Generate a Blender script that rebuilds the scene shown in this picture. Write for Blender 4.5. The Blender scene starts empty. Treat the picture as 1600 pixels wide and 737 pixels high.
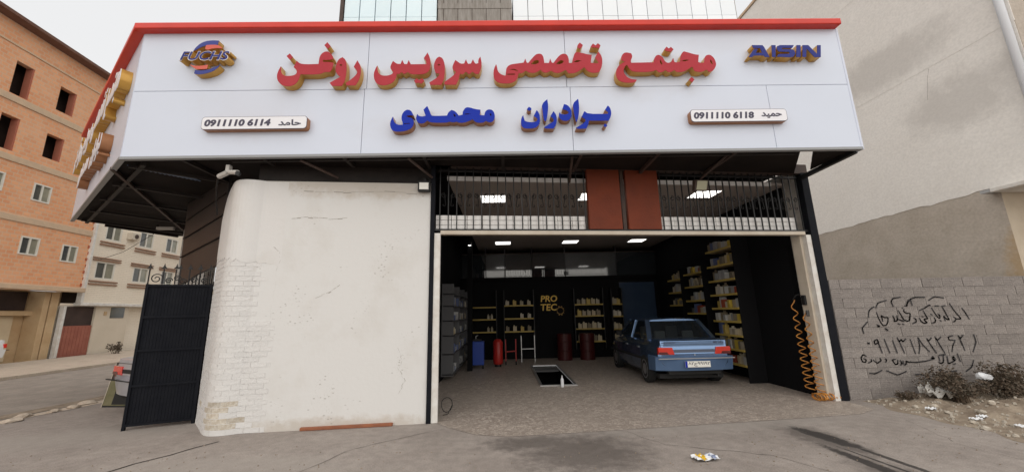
import bpy, bmesh, math, random
from mathutils import Matrix, Vector
random.seed(7)
rnd = random.random
def U(a, b): return a + (b - a) * rnd()
sc = bpy.context.scene
C = sc.collection
# ------------------------------------------------------------ camera
cam_d = bpy.data.cameras.new('camera'); cam = bpy.data.objects.new('camera', cam_d); C.objects.link(cam)
PITCH, ROLL, YAW = .2015, -.0223, -.0209
m3 = Matrix.Rotation(YAW, 3, 'Z') @ Matrix.Rotation(math.pi/2 + PITCH, 3, 'X') @ Matrix.Rotation(ROLL, 3, 'Z')
cam.matrix_world = Matrix.Translation((0, 0, 1.6)) @ m3.to_4x4()
cam_d.sensor_width = 36; cam_d.lens = 585.85 / 1600 * 36; cam_d.clip_start = .05; cam_d.clip_end = 900
sc.camera = cam
# ------------------------------------------------------------ light
SUN_EL, SUN_AZ = math.radians(40), math.radians(176)      # azimuth clockwise from +Y: behind the camera, to the right
w = bpy.data.worlds.new('World'); sc.world = w; w.use_nodes = True
nt = w.node_tree; bg = nt.nodes['Background']
sky = nt.nodes.new('ShaderNodeTexSky'); sky.sky_type = 'NISHITA'; sky.sun_disc = False
sky.sun_elevation = SUN_EL; sky.sun_rotation = SUN_AZ; sky.dust_density = 4; sky.air_density = 1.2
cl = nt.nodes.new('ShaderNodeMixRGB'); cl.inputs[0].default_value = .88; cl.inputs[2].default_value = (8.3, 8.27, 8.22, 1)   # thin overcast over the sky
nt.links.new(sky.outputs[0], cl.inputs[1]); nt.links.new(cl.outputs[0], bg.inputs[0]); bg.inputs[1].default_value = .1
sd = bpy.data.lights.new('sun', 'SUN'); sun = bpy.data.objects.new('sun', sd); C.objects.link(sun)
sd.energy = 1.5; sd.angle = math.radians(140); sd.color = (1, .93, .82)
sv = Vector((math.sin(SUN_AZ)*math.cos(SUN_EL), math.cos(SUN_AZ)*math.cos(SUN_EL), math.sin(SUN_EL)))
sun.rotation_euler = sv.to_track_quat('Z', 'Y').to_euler()
sc.view_settings.view_transform = 'Standard'; sc.view_settings.look = 'None'; sc.view_settings.exposure = .2; sc.view_settings.gamma = 1
sc.cycles.use_denoising = True
# ------------------------------------------------------------ materials
def mat(name, c, c2=None, sc_=3., rough=.7, bump=0., bs=30., metal=0., var=0., spec=.4, coat=0., cut=(.35, .65), emit=0., stretch=(1, 1, 1)):
    m = bpy.data.materials.new(name); m.use_nodes = True; n = m.node_tree; L = n.links
    b = n.nodes['Principled BSDF']; b.inputs['Roughness'].default_value = rough; b.inputs['Metallic'].default_value = metal
    b.inputs['Specular IOR Level'].default_value = spec; b.inputs['Coat Weight'].default_value = coat
    c = tuple(c) + (1,)
    tc = n.nodes.new('ShaderNodeTexCoord'); mp = n.nodes.new('ShaderNodeMapping'); mp.inputs['Scale'].default_value = stretch
    L.new(tc.outputs['Object'], mp.inputs[0])
    b.inputs['Base Color'].default_value = c; last = None
    if c2 is not None:
        no = n.nodes.new('ShaderNodeTexNoise'); no.inputs['Scale'].default_value = sc_; no.inputs['Detail'].default_value = 7; no.inputs['Roughness'].default_value = .62
        r = n.nodes.new('ShaderNodeValToRGB'); r.color_ramp.elements[0].color = c; r.color_ramp.elements[1].color = tuple(c2) + (1,)
        r.color_ramp.elements[0].position, r.color_ramp.elements[1].position = cut
        L.new(mp.outputs[0], no.inputs[0]); L.new(no.outputs[0], r.inputs[0]); last = r.outputs[0]
    if var:
        oi = n.nodes.new('ShaderNodeObjectInfo'); h = n.nodes.new('ShaderNodeHueSaturation'); ma = n.nodes.new('ShaderNodeMapRange')
        ma.inputs['To Min'].default_value = 1 - var; ma.inputs['To Max'].default_value = 1 + var * .5
        L.new(oi.outputs['Random'], ma.inputs[0]); L.new(ma.outputs[0], h.inputs['Value'])
        if last: L.new(last, h.inputs['Color'])
        else: h.inputs['Color'].default_value = c
        last = h.outputs[0]
    if last: L.new(last, b.inputs['Base Color'])
    if bump:
        n2 = n.nodes.new('ShaderNodeTexNoise'); n2.inputs['Scale'].default_value = bs; n2.inputs['Detail'].default_value = 6
        bu = n.nodes.new('ShaderNodeBump'); bu.inputs['Strength'].default_value = bump; bu.inputs['Distance'].default_value = .02
        L.new(mp.outputs[0], n2.inputs[0]); L.new(n2.outputs[0], bu.inputs['Height']); L.new(bu.outputs[0], b.inputs['Normal'])
    if emit:
        b.inputs['Emission Color'].default_value = c; b.inputs['Emission Strength'].default_value = emit
    return m
def N(m, t, **kw):
    x = m.node_tree.nodes.new(t)
    for k, v in kw.items(): setattr(x, k, v)
    return x
def base_of(m): return m.node_tree.nodes['Principled BSDF']
def add_stain_or_glow(m, spots, col, noise=4., amt=.8, edge=.5):
    """mix col over the base colour inside soft, noise-broken ellipses (x,y,z, rx,ry,rz, rot) given in object space"""
    n = m.node_tree; L = n.links; b = base_of(m); tc = n.nodes.new('ShaderNodeTexCoord'); tot = None
    for (x, y, z, rx, ry, rz, rot) in spots:
        mp = n.nodes.new('ShaderNodeMapping'); mp.vector_type = 'TEXTURE'
        mp.inputs['Location'].default_value = (x, y, z); mp.inputs['Scale'].default_value = (rx, ry, rz); mp.inputs['Rotation'].default_value = (rot if isinstance(rot, tuple) else (0, 0, rot))
        g = n.nodes.new('ShaderNodeTexGradient'); g.gradient_type = 'SPHERICAL'
        L.new(tc.outputs['Object'], mp.inputs[0]); L.new(mp.outputs[0], g.inputs[0])
        if tot is None: tot = g.outputs['Fac']
        else:
            a = n.nodes.new('ShaderNodeMath'); a.operation = 'MAXIMUM'; L.new(tot, a.inputs[0]); L.new(g.outputs['Fac'], a.inputs[1]); tot = a.outputs[0]
    no = n.nodes.new('ShaderNodeTexNoise'); no.inputs['Scale'].default_value = noise; no.inputs['Detail'].default_value = 8; no.inputs['Roughness'].default_value = .7
    L.new(tc.outputs['Object'], no.inputs[0])
    mu = n.nodes.new('ShaderNodeMath'); mu.operation = 'MULTIPLY_ADD'; mu.inputs[1].default_value = 1.5; L.new(no.outputs[0], mu.inputs[0])
    sb = n.nodes.new('ShaderNodeMath'); sb.operation = 'ADD'; sb.inputs[1].default_value = -.75; L.new(tot, sb.inputs[0]); L.new(sb.outputs[0], mu.inputs[2])
    mr = n.nodes.new('ShaderNodeMapRange'); mr.inputs['From Min'].default_value = .12; mr.inputs['From Max'].default_value = .12 + edge; mr.inputs['To Max'].default_value = amt
    L.new(mu.outputs[0], mr.inputs[0])
    # nothing outside the ellipses
    gt = n.nodes.new('ShaderNodeMapRange'); gt.inputs['From Max'].default_value = .25; L.new(tot, gt.inputs[0])
    mm = n.nodes.new('ShaderNodeMath'); mm.operation = 'MULTIPLY'; L.new(gt.outputs[0], mm.inputs[0]); L.new(mr.outputs[0], mm.inputs[1])
    mx = n.nodes.new('ShaderNodeMixRGB'); mx.inputs[2].default_value = tuple(col) + (1,)
    s = b.inputs['Base Color']
    if s.is_linked: L.new(s.links[0].from_socket, mx.inputs[1])
    else: mx.inputs[1].default_value = s.default_value
    L.new(mm.outputs[0], mx.inputs[0]); L.new(mx.outputs[0], b.inputs['Base Color'])
    return m
MT = {}
MT['concrete'] = mat('apron_concrete', (.285, .248, .224), (.375, .332, .302), 1.3, .85, .25, 45, cut=(.3, .7))
MT['asphalt'] = mat('street_asphalt', (.25, .22, .195), (.34, .30, .262), 2.2, .9, .3, 60)
MT['pavement'] = mat('pavement_concrete', (.46, .385, .31), (.56, .475, .39), 2, .85, .2, 40)
MT['dirt'] = mat('dirt', (.20, .155, .115), (.34, .28, .215), 5, .95, .8, 25)
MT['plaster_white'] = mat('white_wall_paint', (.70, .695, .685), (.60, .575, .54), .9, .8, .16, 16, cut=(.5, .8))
MT['brickpaint'] = mat('painted_brick', (.70, .69, .68), (.63, .61, .58), 6, .8, .5, 40, var=.04, cut=(.5, .8))
MT['hair'] = mat('hairline_crack', (.34, .31, .28), None, rough=1)  # flat grey-brown of the thin plaster and render cracks
MT['brickbare'] = mat('bare_tan_brick', (.50, .43, .34), (.66, .62, .55), 25, .85, .6, 60, var=.15)
MT['mortar'] = mat('mortar', (.60, .57, .53), (.52, .48, .43), 8, .9, .4, 40)
MT['navy'] = mat('navy_steel_paint', (.009, .010, .014), (.013, .014, .018), 5, .65, .08, 60, spec=.08)
MT['dark'] = mat('blackened_steel', (.014, .010, .009), (.026, .019, .016), 4, .6, .15, 40)
MT['soffit'] = mat('dark_soffit_sheet', (.013, .010, .009), (.022, .016, .014), 2, .8, .2, 20, spec=.15)
MT['rust'] = mat('brown_primer_steel', (.07, .042, .032), (.04, .026, .022), 6, .6, .1, 50)
MT['iron'] = mat('black_iron', (.012, .012, .013), None, rough=.5)
MT['panel'] = mat('white_composite_panel', (.655, .71, .83), (.63, .685, .80), .8, .32, 0, spec=.4, cut=(.3, .7))
MT['panelgrey'] = mat('grey_panel_edge', (.30, .31, .32), None, rough=.4)
MT['red'] = mat('red_cap_metal', (.66, .035, .018), (.58, .03, .016), 3, .32, 0)
MT['gold'] = mat('gold_letter_side', (.66, .38, .09), (.54, .29, .06), 4, .3, 0, metal=.3)
MT['bronze'] = mat('bronze_letter_side', (.42, .19, .09), (.34, .15, .065), 4, .35, 0, metal=.3)
MT['f_red'] = mat('red_acrylic', (.40, .035, .05), (.44, .045, .06), 2, .5, spec=.15)
MT['f_blue'] = mat('blue_acrylic', (.012, .035, .38), None, rough=.5, spec=.12)
MT['f_navy'] = mat('navy_acrylic', (.06, .075, .28), None, rough=.5, spec=.15)
MT['f_logored'] = mat('orange_red_acrylic', (.62, .10, .06), None, rough=.25)
MT['f_aisin'] = mat('indigo_acrylic', (.03, .04, .22), None, rough=.5, spec=.15)
MT['plate'] = mat('white_acrylic', (.82, .82, .86), None, rough=.3)
MT['ink'] = mat('dark_lettering', (.05, .045, .08), None, rough=.4)
MT['cream'] = mat('cream_painted_steel', (.62, .56, .47), (.54, .47, .38), 3, .6, .1, 40)
MT['whitetrim'] = mat('white_trim', (.76, .75, .72), (.62, .58, .53), 5, .6, .1, 30)
MT['terracotta'] = mat('terracotta_panel', (.20, .036, .010), (.15, .028, .009), 2, .65, .15, 20)
MT['slat'] = mat('white_slat', (.86, .85, .84), (.76, .74, .72), 6, .6, .1, 30)
MT['ceil'] = mat('interior_ceiling', (.42, .37, .34), (.38, .33, .30), 1, .6)
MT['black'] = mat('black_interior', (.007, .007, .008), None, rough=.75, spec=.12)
MT['blackgloss'] = mat('dark_window_glass', (.02, .024, .028), None, rough=.03, spec=1.6)
MT['greyglass'] = mat('grey_partition', (.10, .105, .11), (.08, .085, .09), 1, .05, spec=1.4)
MT['emit'] = mat('lit_ceiling_panel', (1, .97, .92), None, emit=2.4)
MT['yellow'] = mat('yellow_shelf_edge', (.50, .36, .09), None, rough=.5)
MT['shelf'] = mat('shelf_board', (.55, .44, .24), None, rough=.6)
MT['shelfwhite'] = mat('grey_shelving', (.10, .10, .105), None, rough=.5)
def palmat(name, cols, rough=.5):
    m = mat(name, cols[0], None, rough=rough); n = m.node_tree; oi = n.nodes.new('ShaderNodeObjectInfo'); r_ = n.nodes.new('ShaderNodeValToRGB'); r_.color_ramp.interpolation = 'CONSTANT'
    e = r_.color_ramp.elements; e[0].color = cols[0] + (1,); e[1].color = cols[1] + (1,); e[1].position = 1/len(cols)
    for i, c in enumerate(cols[2:]): x = e.new((i+2)/len(cols)); x.color = c + (1,)
    n.links.new(oi.outputs['Random'], r_.inputs[0]); n.links.new(r_.outputs[0], m.node_tree.nodes['Principled BSDF'].inputs['Base Color']); return m
MT['tan'] = palmat('mixed_carton', [(.35, .30, .22), (.08, .08, .08), (.50, .36, .05), (.40, .40, .38), (.20, .17, .12), (.30, .06, .03)])
MT['whitebox'] = palmat('pale_carton', [(.50, .50, .48), (.30, .30, .30), (.48, .46, .40), (.10, .13, .25), (.42, .42, .42)])
MT['oil'] = palmat('oil_bottle', [(.50, .42, .28), (.42, .36, .26), (.55, .50, .40), (.22, .18, .12), (.50, .36, .10)])
MT['bluepaint'] = mat('blue_machine', (.02, .06, .34), None, rough=.35)
MT['redpaint'] = mat('red_machine', (.40, .02, .015), None, rough=.35)
MT['steel'] = mat('bare_steel', (.45, .45, .45), None, rough=.35, metal=.8)
MT['bluewall'] = mat('blue_panel', (.045, .07, .115), (.035, .055, .10), 1, .15)
MT['goldprint'] = mat('gold_print', (.85, .55, .08), None, rough=.4)
MT['orangehose'] = mat('orange_hose', (.62, .28, .06), (.45, .18, .04), 9, .4)
MT['rubber'] = mat('rubber', (.018, .018, .018), None, rough=.8)
MT['carblue'] = mat('car_paint_blue', (.17, .27, .46), (.15, .24, .41), 2, .24, metal=.85, coat=.6)
MT['carbumper'] = mat('bumper_blue', (.10, .17, .30), (.08, .14, .26), 2, .5, metal=.2)
MT['carsilver'] = mat('car_paint_silver', (.52, .54, .60), (.46, .48, .54), 2, .3, metal=.4, coat=.6)
MT['carwhite'] = mat('car_paint_white', (.7, .7, .7), None, rough=.3, coat=.6)
MT['lamp'] = mat('red_lens', (.62, .03, .015), None, rough=.15, coat=.8)
MT['lampdark'] = mat('dark_lens', (.10, .01, .01), None, rough=.15, coat=.8)
MT['seat'] = mat('grey_upholstery', (.30, .29, .28), None, rough=.9)
MT['platewhite'] = mat('number_plate', (.85, .85, .8), None, rough=.4)
MT['rim'] = mat('wheel_rim', (.30, .30, .31), None, rough=.35, metal=.6)
MT['glass'] = mat('house_glass', (.20, .20, .16), (.34, .32, .24), 1.2, .1, spec=.7)
MT['glassdark'] = mat('dark_window', (.05, .055, .06), (.12, .12, .10), 1.2, .1, spec=.7)
MT['upvc'] = mat('white_window_frame', (.72, .69, .62), None, rough=.4)
MT['hole'] = mat('unlit_room', (.045, .03, .026), (.075, .05, .042), 1, .9)
MT['band'] = mat('concrete_band', (.56, .42, .30), (.64, .47, .32), 4, .9, .4, 20)
MT['soffitbrown'] = mat('brown_eave', (.16, .08, .06), (.20, .11, .08), 4, .8)
MT['ochre'] = mat('ochre_plaster', (.50, .34, .19), (.58, .42, .25), 2, .85, .2, 20)
MT['creamgate'] = mat('cream_garage_door', (.68, .57, .40), (.62, .50, .34), 2, .6)
MT['redgate'] = mat('dusty_red_gate', (.36, .13, .09), (.30, .10, .07), 4, .7)
MT['stone'] = mat('pale_stone', (.44, .39, .32), (.55, .50, .43), 5, .9, .5, 20, var=.2)
MT['plastic'] = mat('white_plastic', (.75, .77, .80), None, rough=.35)
MT['bagclear'] = mat('grey_plastic_bag', (.48, .47, .45), (.36, .34, .31), 12, .35, .6, 20)
MT['leaf'] = mat('shrub_leaf', (.05, .045, .03), (.15, .105, .075), 14, .7)
MT['twig'] = mat('dry_twig', (.16, .12, .085), None, rough=.9)
MT['sidewall'] = mat('cream_render', (.80, .765, .72), (.86, .83, .79), .7, .9, .35, 6, cut=(.3, .7))
MT['sidelow'] = mat('brown_cement_render', (.43, .375, .315), (.52, .46, .40), 1.6, .9, .5, 10)
MT['block'] = mat('concrete_block', (.235, .21, .198), (.31, .28, .26), 4, .95, .6, 35, var=.12)
MT['blockmortar'] = mat('block_mortar', (.27, .245, .23), (.22, .20, .19), 6, .95, .4, 30)
MT['spray'] = mat('black_spray_paint', (.035, .033, .036), None, rough=.8)
MT['pipe'] = mat('pale_blue_pipe', (.80, .83, .88), None, rough=.4)
MT['clad'] = mat('pale_blue_glazing', (.66, .82, .90), (.72, .86, .92), .5, .15, spec=.8, var=.05)
MT['cladwhite'] = mat('pale_cladding', (.80, .86, .92), (.84, .88, .92), .5, .25, spec=.6, var=.04)
MT['core'] = mat('raw_concrete', (.22, .20, .18), (.32, .30, .28), 2, .9, .4, 6, stretch=(3, 3, .4))
MT['floodglass'] = mat('floodlight_lens', (.40, .39, .28), None, rough=.15)
MT['camwhite'] = mat('camera_housing', (.55, .53, .50), None, rough=.4)
MT['boardgreen'] = mat('board_green', (.19, .17, .10), (.11, .11, .05), 3, .6)
MT['tarp'] = mat('blue_translucent_sheet', (.10, .16, .28), None, rough=.4)
MT['yellowlit'] = mat('yellow_print', (.75, .48, .03), None, rough=.5)
# brick / stone facings seen from afar
def brickmat(name, c1, c2, mo, w_, h_, ms, noise_c=None, swap=False):
    m = mat(name, c1, None, rough=.85); n = m.node_tree; L = n.links; b = base_of(m)
    tc = n.nodes.new('ShaderNodeTexCoord'); se = n.nodes.new('ShaderNodeSeparateXYZ'); co = n.nodes.new('ShaderNodeCombineXYZ')
    L.new(tc.outputs['Object'], se.inputs[0]); L.new(se.outputs[0], co.inputs[0]); L.new(se.outputs[2], co.inputs[1])
    br = n.nodes.new('ShaderNodeTexBrick'); br.inputs['Color1'].default_value = c1 + (1,); br.inputs['Color2'].default_value = c2 + (1,); br.inputs['Mortar'].default_value = mo + (1,)
    br.inputs['Scale'].default_value = 1; br.inputs['Brick Width'].default_value = w_; br.inputs['Row Height'].default_value = h_; br.inputs['Mortar Size'].default_value = ms
    L.new(co.outputs[0], br.inputs[0])
    no = n.nodes.new('ShaderNodeTexNoise'); no.inputs['Scale'].default_value = .9; no.inputs['Detail'].default_value = 8; L.new(tc.outputs['Object'], no.inputs[0])
    mr = n.nodes.new('ShaderNodeMapRange'); mr.inputs['From Min'].default_value = .4; mr.inputs['From Max'].default_value = .75; mr.inputs['To Max'].default_value = .55; L.new(no.outputs[0], mr.inputs[0])
    mx = n.nodes.new('ShaderNodeMixRGB'); mx.inputs[2].default_value = (noise_c or mo) + (1,)
    L.new(mr.outputs[0], mx.inputs[0]); L.new(br.outputs[0], mx.inputs[1]); L.new(mx.outputs[0], b.inputs['Base Color'])
    bu = n.nodes.new('ShaderNodeBump'); bu.inputs['Strength'].default_value = .4; bu.inputs['Distance'].default_value = .02; bu.invert = True
    L.new(br.outputs['Fac'], bu.inputs['Height']); L.new(bu.outputs[0], b.inputs['Normal'])
    return m
MT['orange'] = brickmat('orange_hollow_brick', (.80, .39, .20), (.70, .31, .155), (.68, .43, .28), .25, .16, .02, (.80, .50, .32))
MT['whitebrick'] = brickmat('cream_brick_facing', (.86, .77, .64), (.82, .73, .60), (.72, .63, .52), .3, .09, .008, (.86, .79, .68))
# crazy-paved stone floor of the workshop
def floor_mat():
    m = mat('stone_chip_floor', (.3, .25, .2), None, rough=.5); n = m.node_tree; L = n.links; b = base_of(m)
    tc = n.nodes.new('ShaderNodeTexCoord'); no = n.nodes.new('ShaderNodeTexNoise'); no.inputs['Scale'].default_value = 14; no.inputs['Detail'].default_value = 2
    L.new(tc.outputs['Object'], no.inputs[0]); ad = n.nodes.new('ShaderNodeMixRGB'); ad.blend_type = 'ADD'; ad.inputs[0].default_value = .22
    L.new(tc.outputs['Object'], ad.inputs[1]); L.new(no.outputs[1], ad.inputs[2])
    vo = n.nodes.new('ShaderNodeTexVoronoi'); vo.inputs['Scale'].default_value = 21; L.new(ad.outputs[0], vo.inputs[0])
    ve = n.nodes.new('ShaderNodeTexVoronoi'); ve.feature = 'DISTANCE_TO_EDGE'; ve.inputs['Scale'].default_value = 21; L.new(ad.outputs[0], ve.inputs[0])
    sp = n.nodes.new('ShaderNodeSeparateColor'); L.new(vo.outputs['Color'], sp.inputs[0])
    r = n.nodes.new('ShaderNodeValToRGB'); e = r.color_ramp.elements; e[0].color = (.27, .22, .19, 1); e[1].color = (.60, .53, .465, 1)
    x = e.new(.5); x.color = (.40, .34, .295, 1); L.new(sp.outputs[0], r.inputs[0])
    big = n.nodes.new('ShaderNodeTexNoise'); big.inputs['Scale'].default_value = .9; big.inputs['Detail'].default_value = 5; L.new(tc.outputs['Object'], big.inputs[0])
    ms = n.nodes.new('ShaderNodeMapRange'); ms.inputs['From Min'].default_value = .02; ms.inputs['From Max'].default_value = .09; L.new(ve.outputs[0], ms.inputs[0])
    mx = n.nodes.new('ShaderNodeMixRGB'); mx.inputs[1].default_value = (.27, .225, .195, 1); L.new(ms.outputs[0], mx.inputs[0]); L.new(r.outputs[0], mx.inputs[2])
    m2 = n.nodes.new('ShaderNodeMixRGB'); m2.inputs[2].default_value = (.36, .31, .27, 1)
    mr = n.nodes.new('ShaderNodeMapRange'); mr.inputs['From Min'].default_value = .35; mr.inputs['From Max'].default_value = .7; mr.inputs['To Max'].default_value = .55; L.new(big.outputs[0], mr.inputs[0])
    L.new(mr.outputs[0], m2.inputs[0]); L.new(mx.outputs[0], m2.inputs[1]); L.new(m2.outputs[0], b.inputs['Base Color'])
    bu = n.nodes.new('ShaderNodeBump'); bu.inputs['Strength'].default_value = .35; bu.inputs['Distance'].default_value = .01; L.new(ms.outputs[0], bu.inputs['Height']); L.new(bu.outputs[0], b.inputs['Normal'])
    return m
MT['floor'] = floor_mat()
def grit(m, amt=.10, sc_=90, crack=0):
    n = m.node_tree; L = n.links; b = base_of(m); tc = n.nodes.new('ShaderNodeTexCoord'); no = n.nodes.new('ShaderNodeTexNoise'); no.inputs['Scale'].default_value = sc_; no.inputs['Detail'].default_value = 3
    L.new(tc.outputs['Object'], no.inputs[0]); mr = n.nodes.new('ShaderNodeMapRange'); mr.inputs['From Min'].default_value = .3; mr.inputs['From Max'].default_value = .7; mr.inputs['To Min'].default_value = 1-amt*2; mr.inputs['To Max'].default_value = 1+amt
    L.new(no.outputs[0], mr.inputs[0]); h = n.nodes.new('ShaderNodeHueSaturation'); s = b.inputs['Base Color']
    if s.is_linked: L.new(s.links[0].from_socket, h.inputs['Color'])
    else: h.inputs['Color'].default_value = s.default_value
    L.new(mr.outputs[0], h.inputs['Value']); L.new(h.outputs[0], s)
grit(MT['concrete'], .12, 70); grit(MT['concrete'], .07, 9); grit(MT['asphalt'], .12, 60); grit(MT['pavement'], .08, 30); grit(MT['block'], .12, 45); grit(MT['sidewall'], .04, 20); grit(MT['sidelow'], .06, 20)
add_stain_or_glow(MT['concrete'], [(.9, 4.75, 0, 1.1, .95, 1, .2), (.3, 5.1, 0, .9, .4, 1, 0), (3.85, 4.95, 0, .42, 1.0, 1, .12), (3.75, 3.6, 0, .45, 1.2, 1, .05), (-.6, 3.2, 0, 1.2, .6, 1, .2)], (.06, .05, .045), 5, .62)
add_stain_or_glow(MT['concrete'], [(3.95, 5.0, 0, .16, .62, 1, .18), (3.72, 4.1, 0, .10, .9, 1, .05), (4.05, 4.2, 0, .05, .9, 1, .1), (3.9, 3.9, 0, .03, 1.0, 1, .1)], (.03, .026, .025), 9, .9, .3)
add_stain_or_glow(MT['concrete'], [(-6.2, 5.9, 0, 2.5, .8, 1, .3), (-3, 4.6, 0, 2, .5, 1, -.1), (3, 5.6, 0, 3, .35, 1, .1)], (.36, .33, .30), 3, .4)
SYD = 5.5
add_stain_or_glow(MT['plaster_white'], [(1.75, 0, 3.66, 1.3, 1, .28, 0), (.9, 0, 1.0, .8, 1, .5, 0), (2.3, 0, .5, .3, 1, .5, 0), (-1.4, 0, 3.8, 2.4, 1, .4, 0), (-.8, 0, 3.66, .9, 1, .22, 0), (-1.5, 0, 0, 2.4, 1, .22, 0)], (.42, .34, .25), 5, .45)  # patches along the wall top paint in canopy shade and sun glow; base is dirt
def pits(m, scale=16, thr=.16, dark=(.42, .38, .33)):
    n = m.node_tree; L = n.links; b = base_of(m); tc = n.nodes.new('ShaderNodeTexCoord'); vo = n.nodes.new('ShaderNodeTexVoronoi'); vo.inputs['Scale'].default_value = scale
    mp = n.nodes.new('ShaderNodeMapping'); mp.inputs['Scale'].default_value = (1, 1, 1.7); L.new(tc.outputs['Object'], mp.inputs[0])
    L.new(mp.outputs[0], vo.inputs[0]); no = n.nodes.new('ShaderNodeTexNoise'); no.inputs['Scale'].default_value = 1.6; no.inputs['Detail'].default_value = 4; L.new(tc.outputs['Object'], no.inputs[0])
    r1 = n.nodes.new('ShaderNodeMapRange'); r1.inputs['From Min'].default_value = thr; r1.inputs['From Max'].default_value = thr * .5; L.new(vo.outputs[0], r1.inputs[0])
    r2 = n.nodes.new('ShaderNodeMapRange'); r2.inputs['From Min'].default_value = .54; r2.inputs['From Max'].default_value = .6; L.new(no.outputs[0], r2.inputs[0])
    mu = n.nodes.new('ShaderNodeMath'); mu.operation = 'MULTIPLY'; L.new(r1.outputs[0], mu.inputs[0]); L.new(r2.outputs[0], mu.inputs[1])
    mx = n.nodes.new('ShaderNodeMixRGB'); mx.inputs[2].default_value = dark + (1,); s = b.inputs['Base Color']
    if s.is_linked: L.new(s.links[0].from_socket, mx.inputs[1])
    else: mx.inputs[1].default_value = s.default_value
    m7 = n.nodes.new('ShaderNodeMath'); m7.operation = 'MULTIPLY'; m7.inputs[1].default_value = .6; L.new(mu.outputs[0], m7.inputs[0])
    L.new(m7.outputs[0], mx.inputs[0]); L.new(mx.outputs[0], b.inputs['Base Color'])
pits(MT['plaster_white'], 13, .26, (.33, .30, .27)); pits(MT['plaster_white'], 31, .2, (.45, .42, .38)); pits(MT['corner_plaster'], 15, .2, (.4, .36, .33)) if 'corner_plaster' in MT else None
add_stain_or_glow(MT['panel'], [(-4, SYD, 5.0, 1.2, 9, .9, 0), (2.2, SYD, 5.3, 1.6, 9, .5, 0), (-.5, SYD, 4.5, 2.5, 9, .35, 0), (3.9, SYD, 6.0, 1.2, 9, .3, 0)], (.56, .56, .60), 3, .22)
add_stain_or_glow(MT['sidewall'], [(1.0, 0, 11.2, 1.2, 3, 1.6, 0), (-1.5, 0, 7.6, 2.2, 3, .8, .2), (-.2, 0, 5.9, 1.5, 3, .9, 0)], (.50, .47, .44), 2.0, .5)
add_stain_or_glow(MT['sidelow'], [(0.2, 0, 2.6, .45, 3, 1.6, (0, .3, 0))], (.45, .29, .12), 3, .6)
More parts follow.
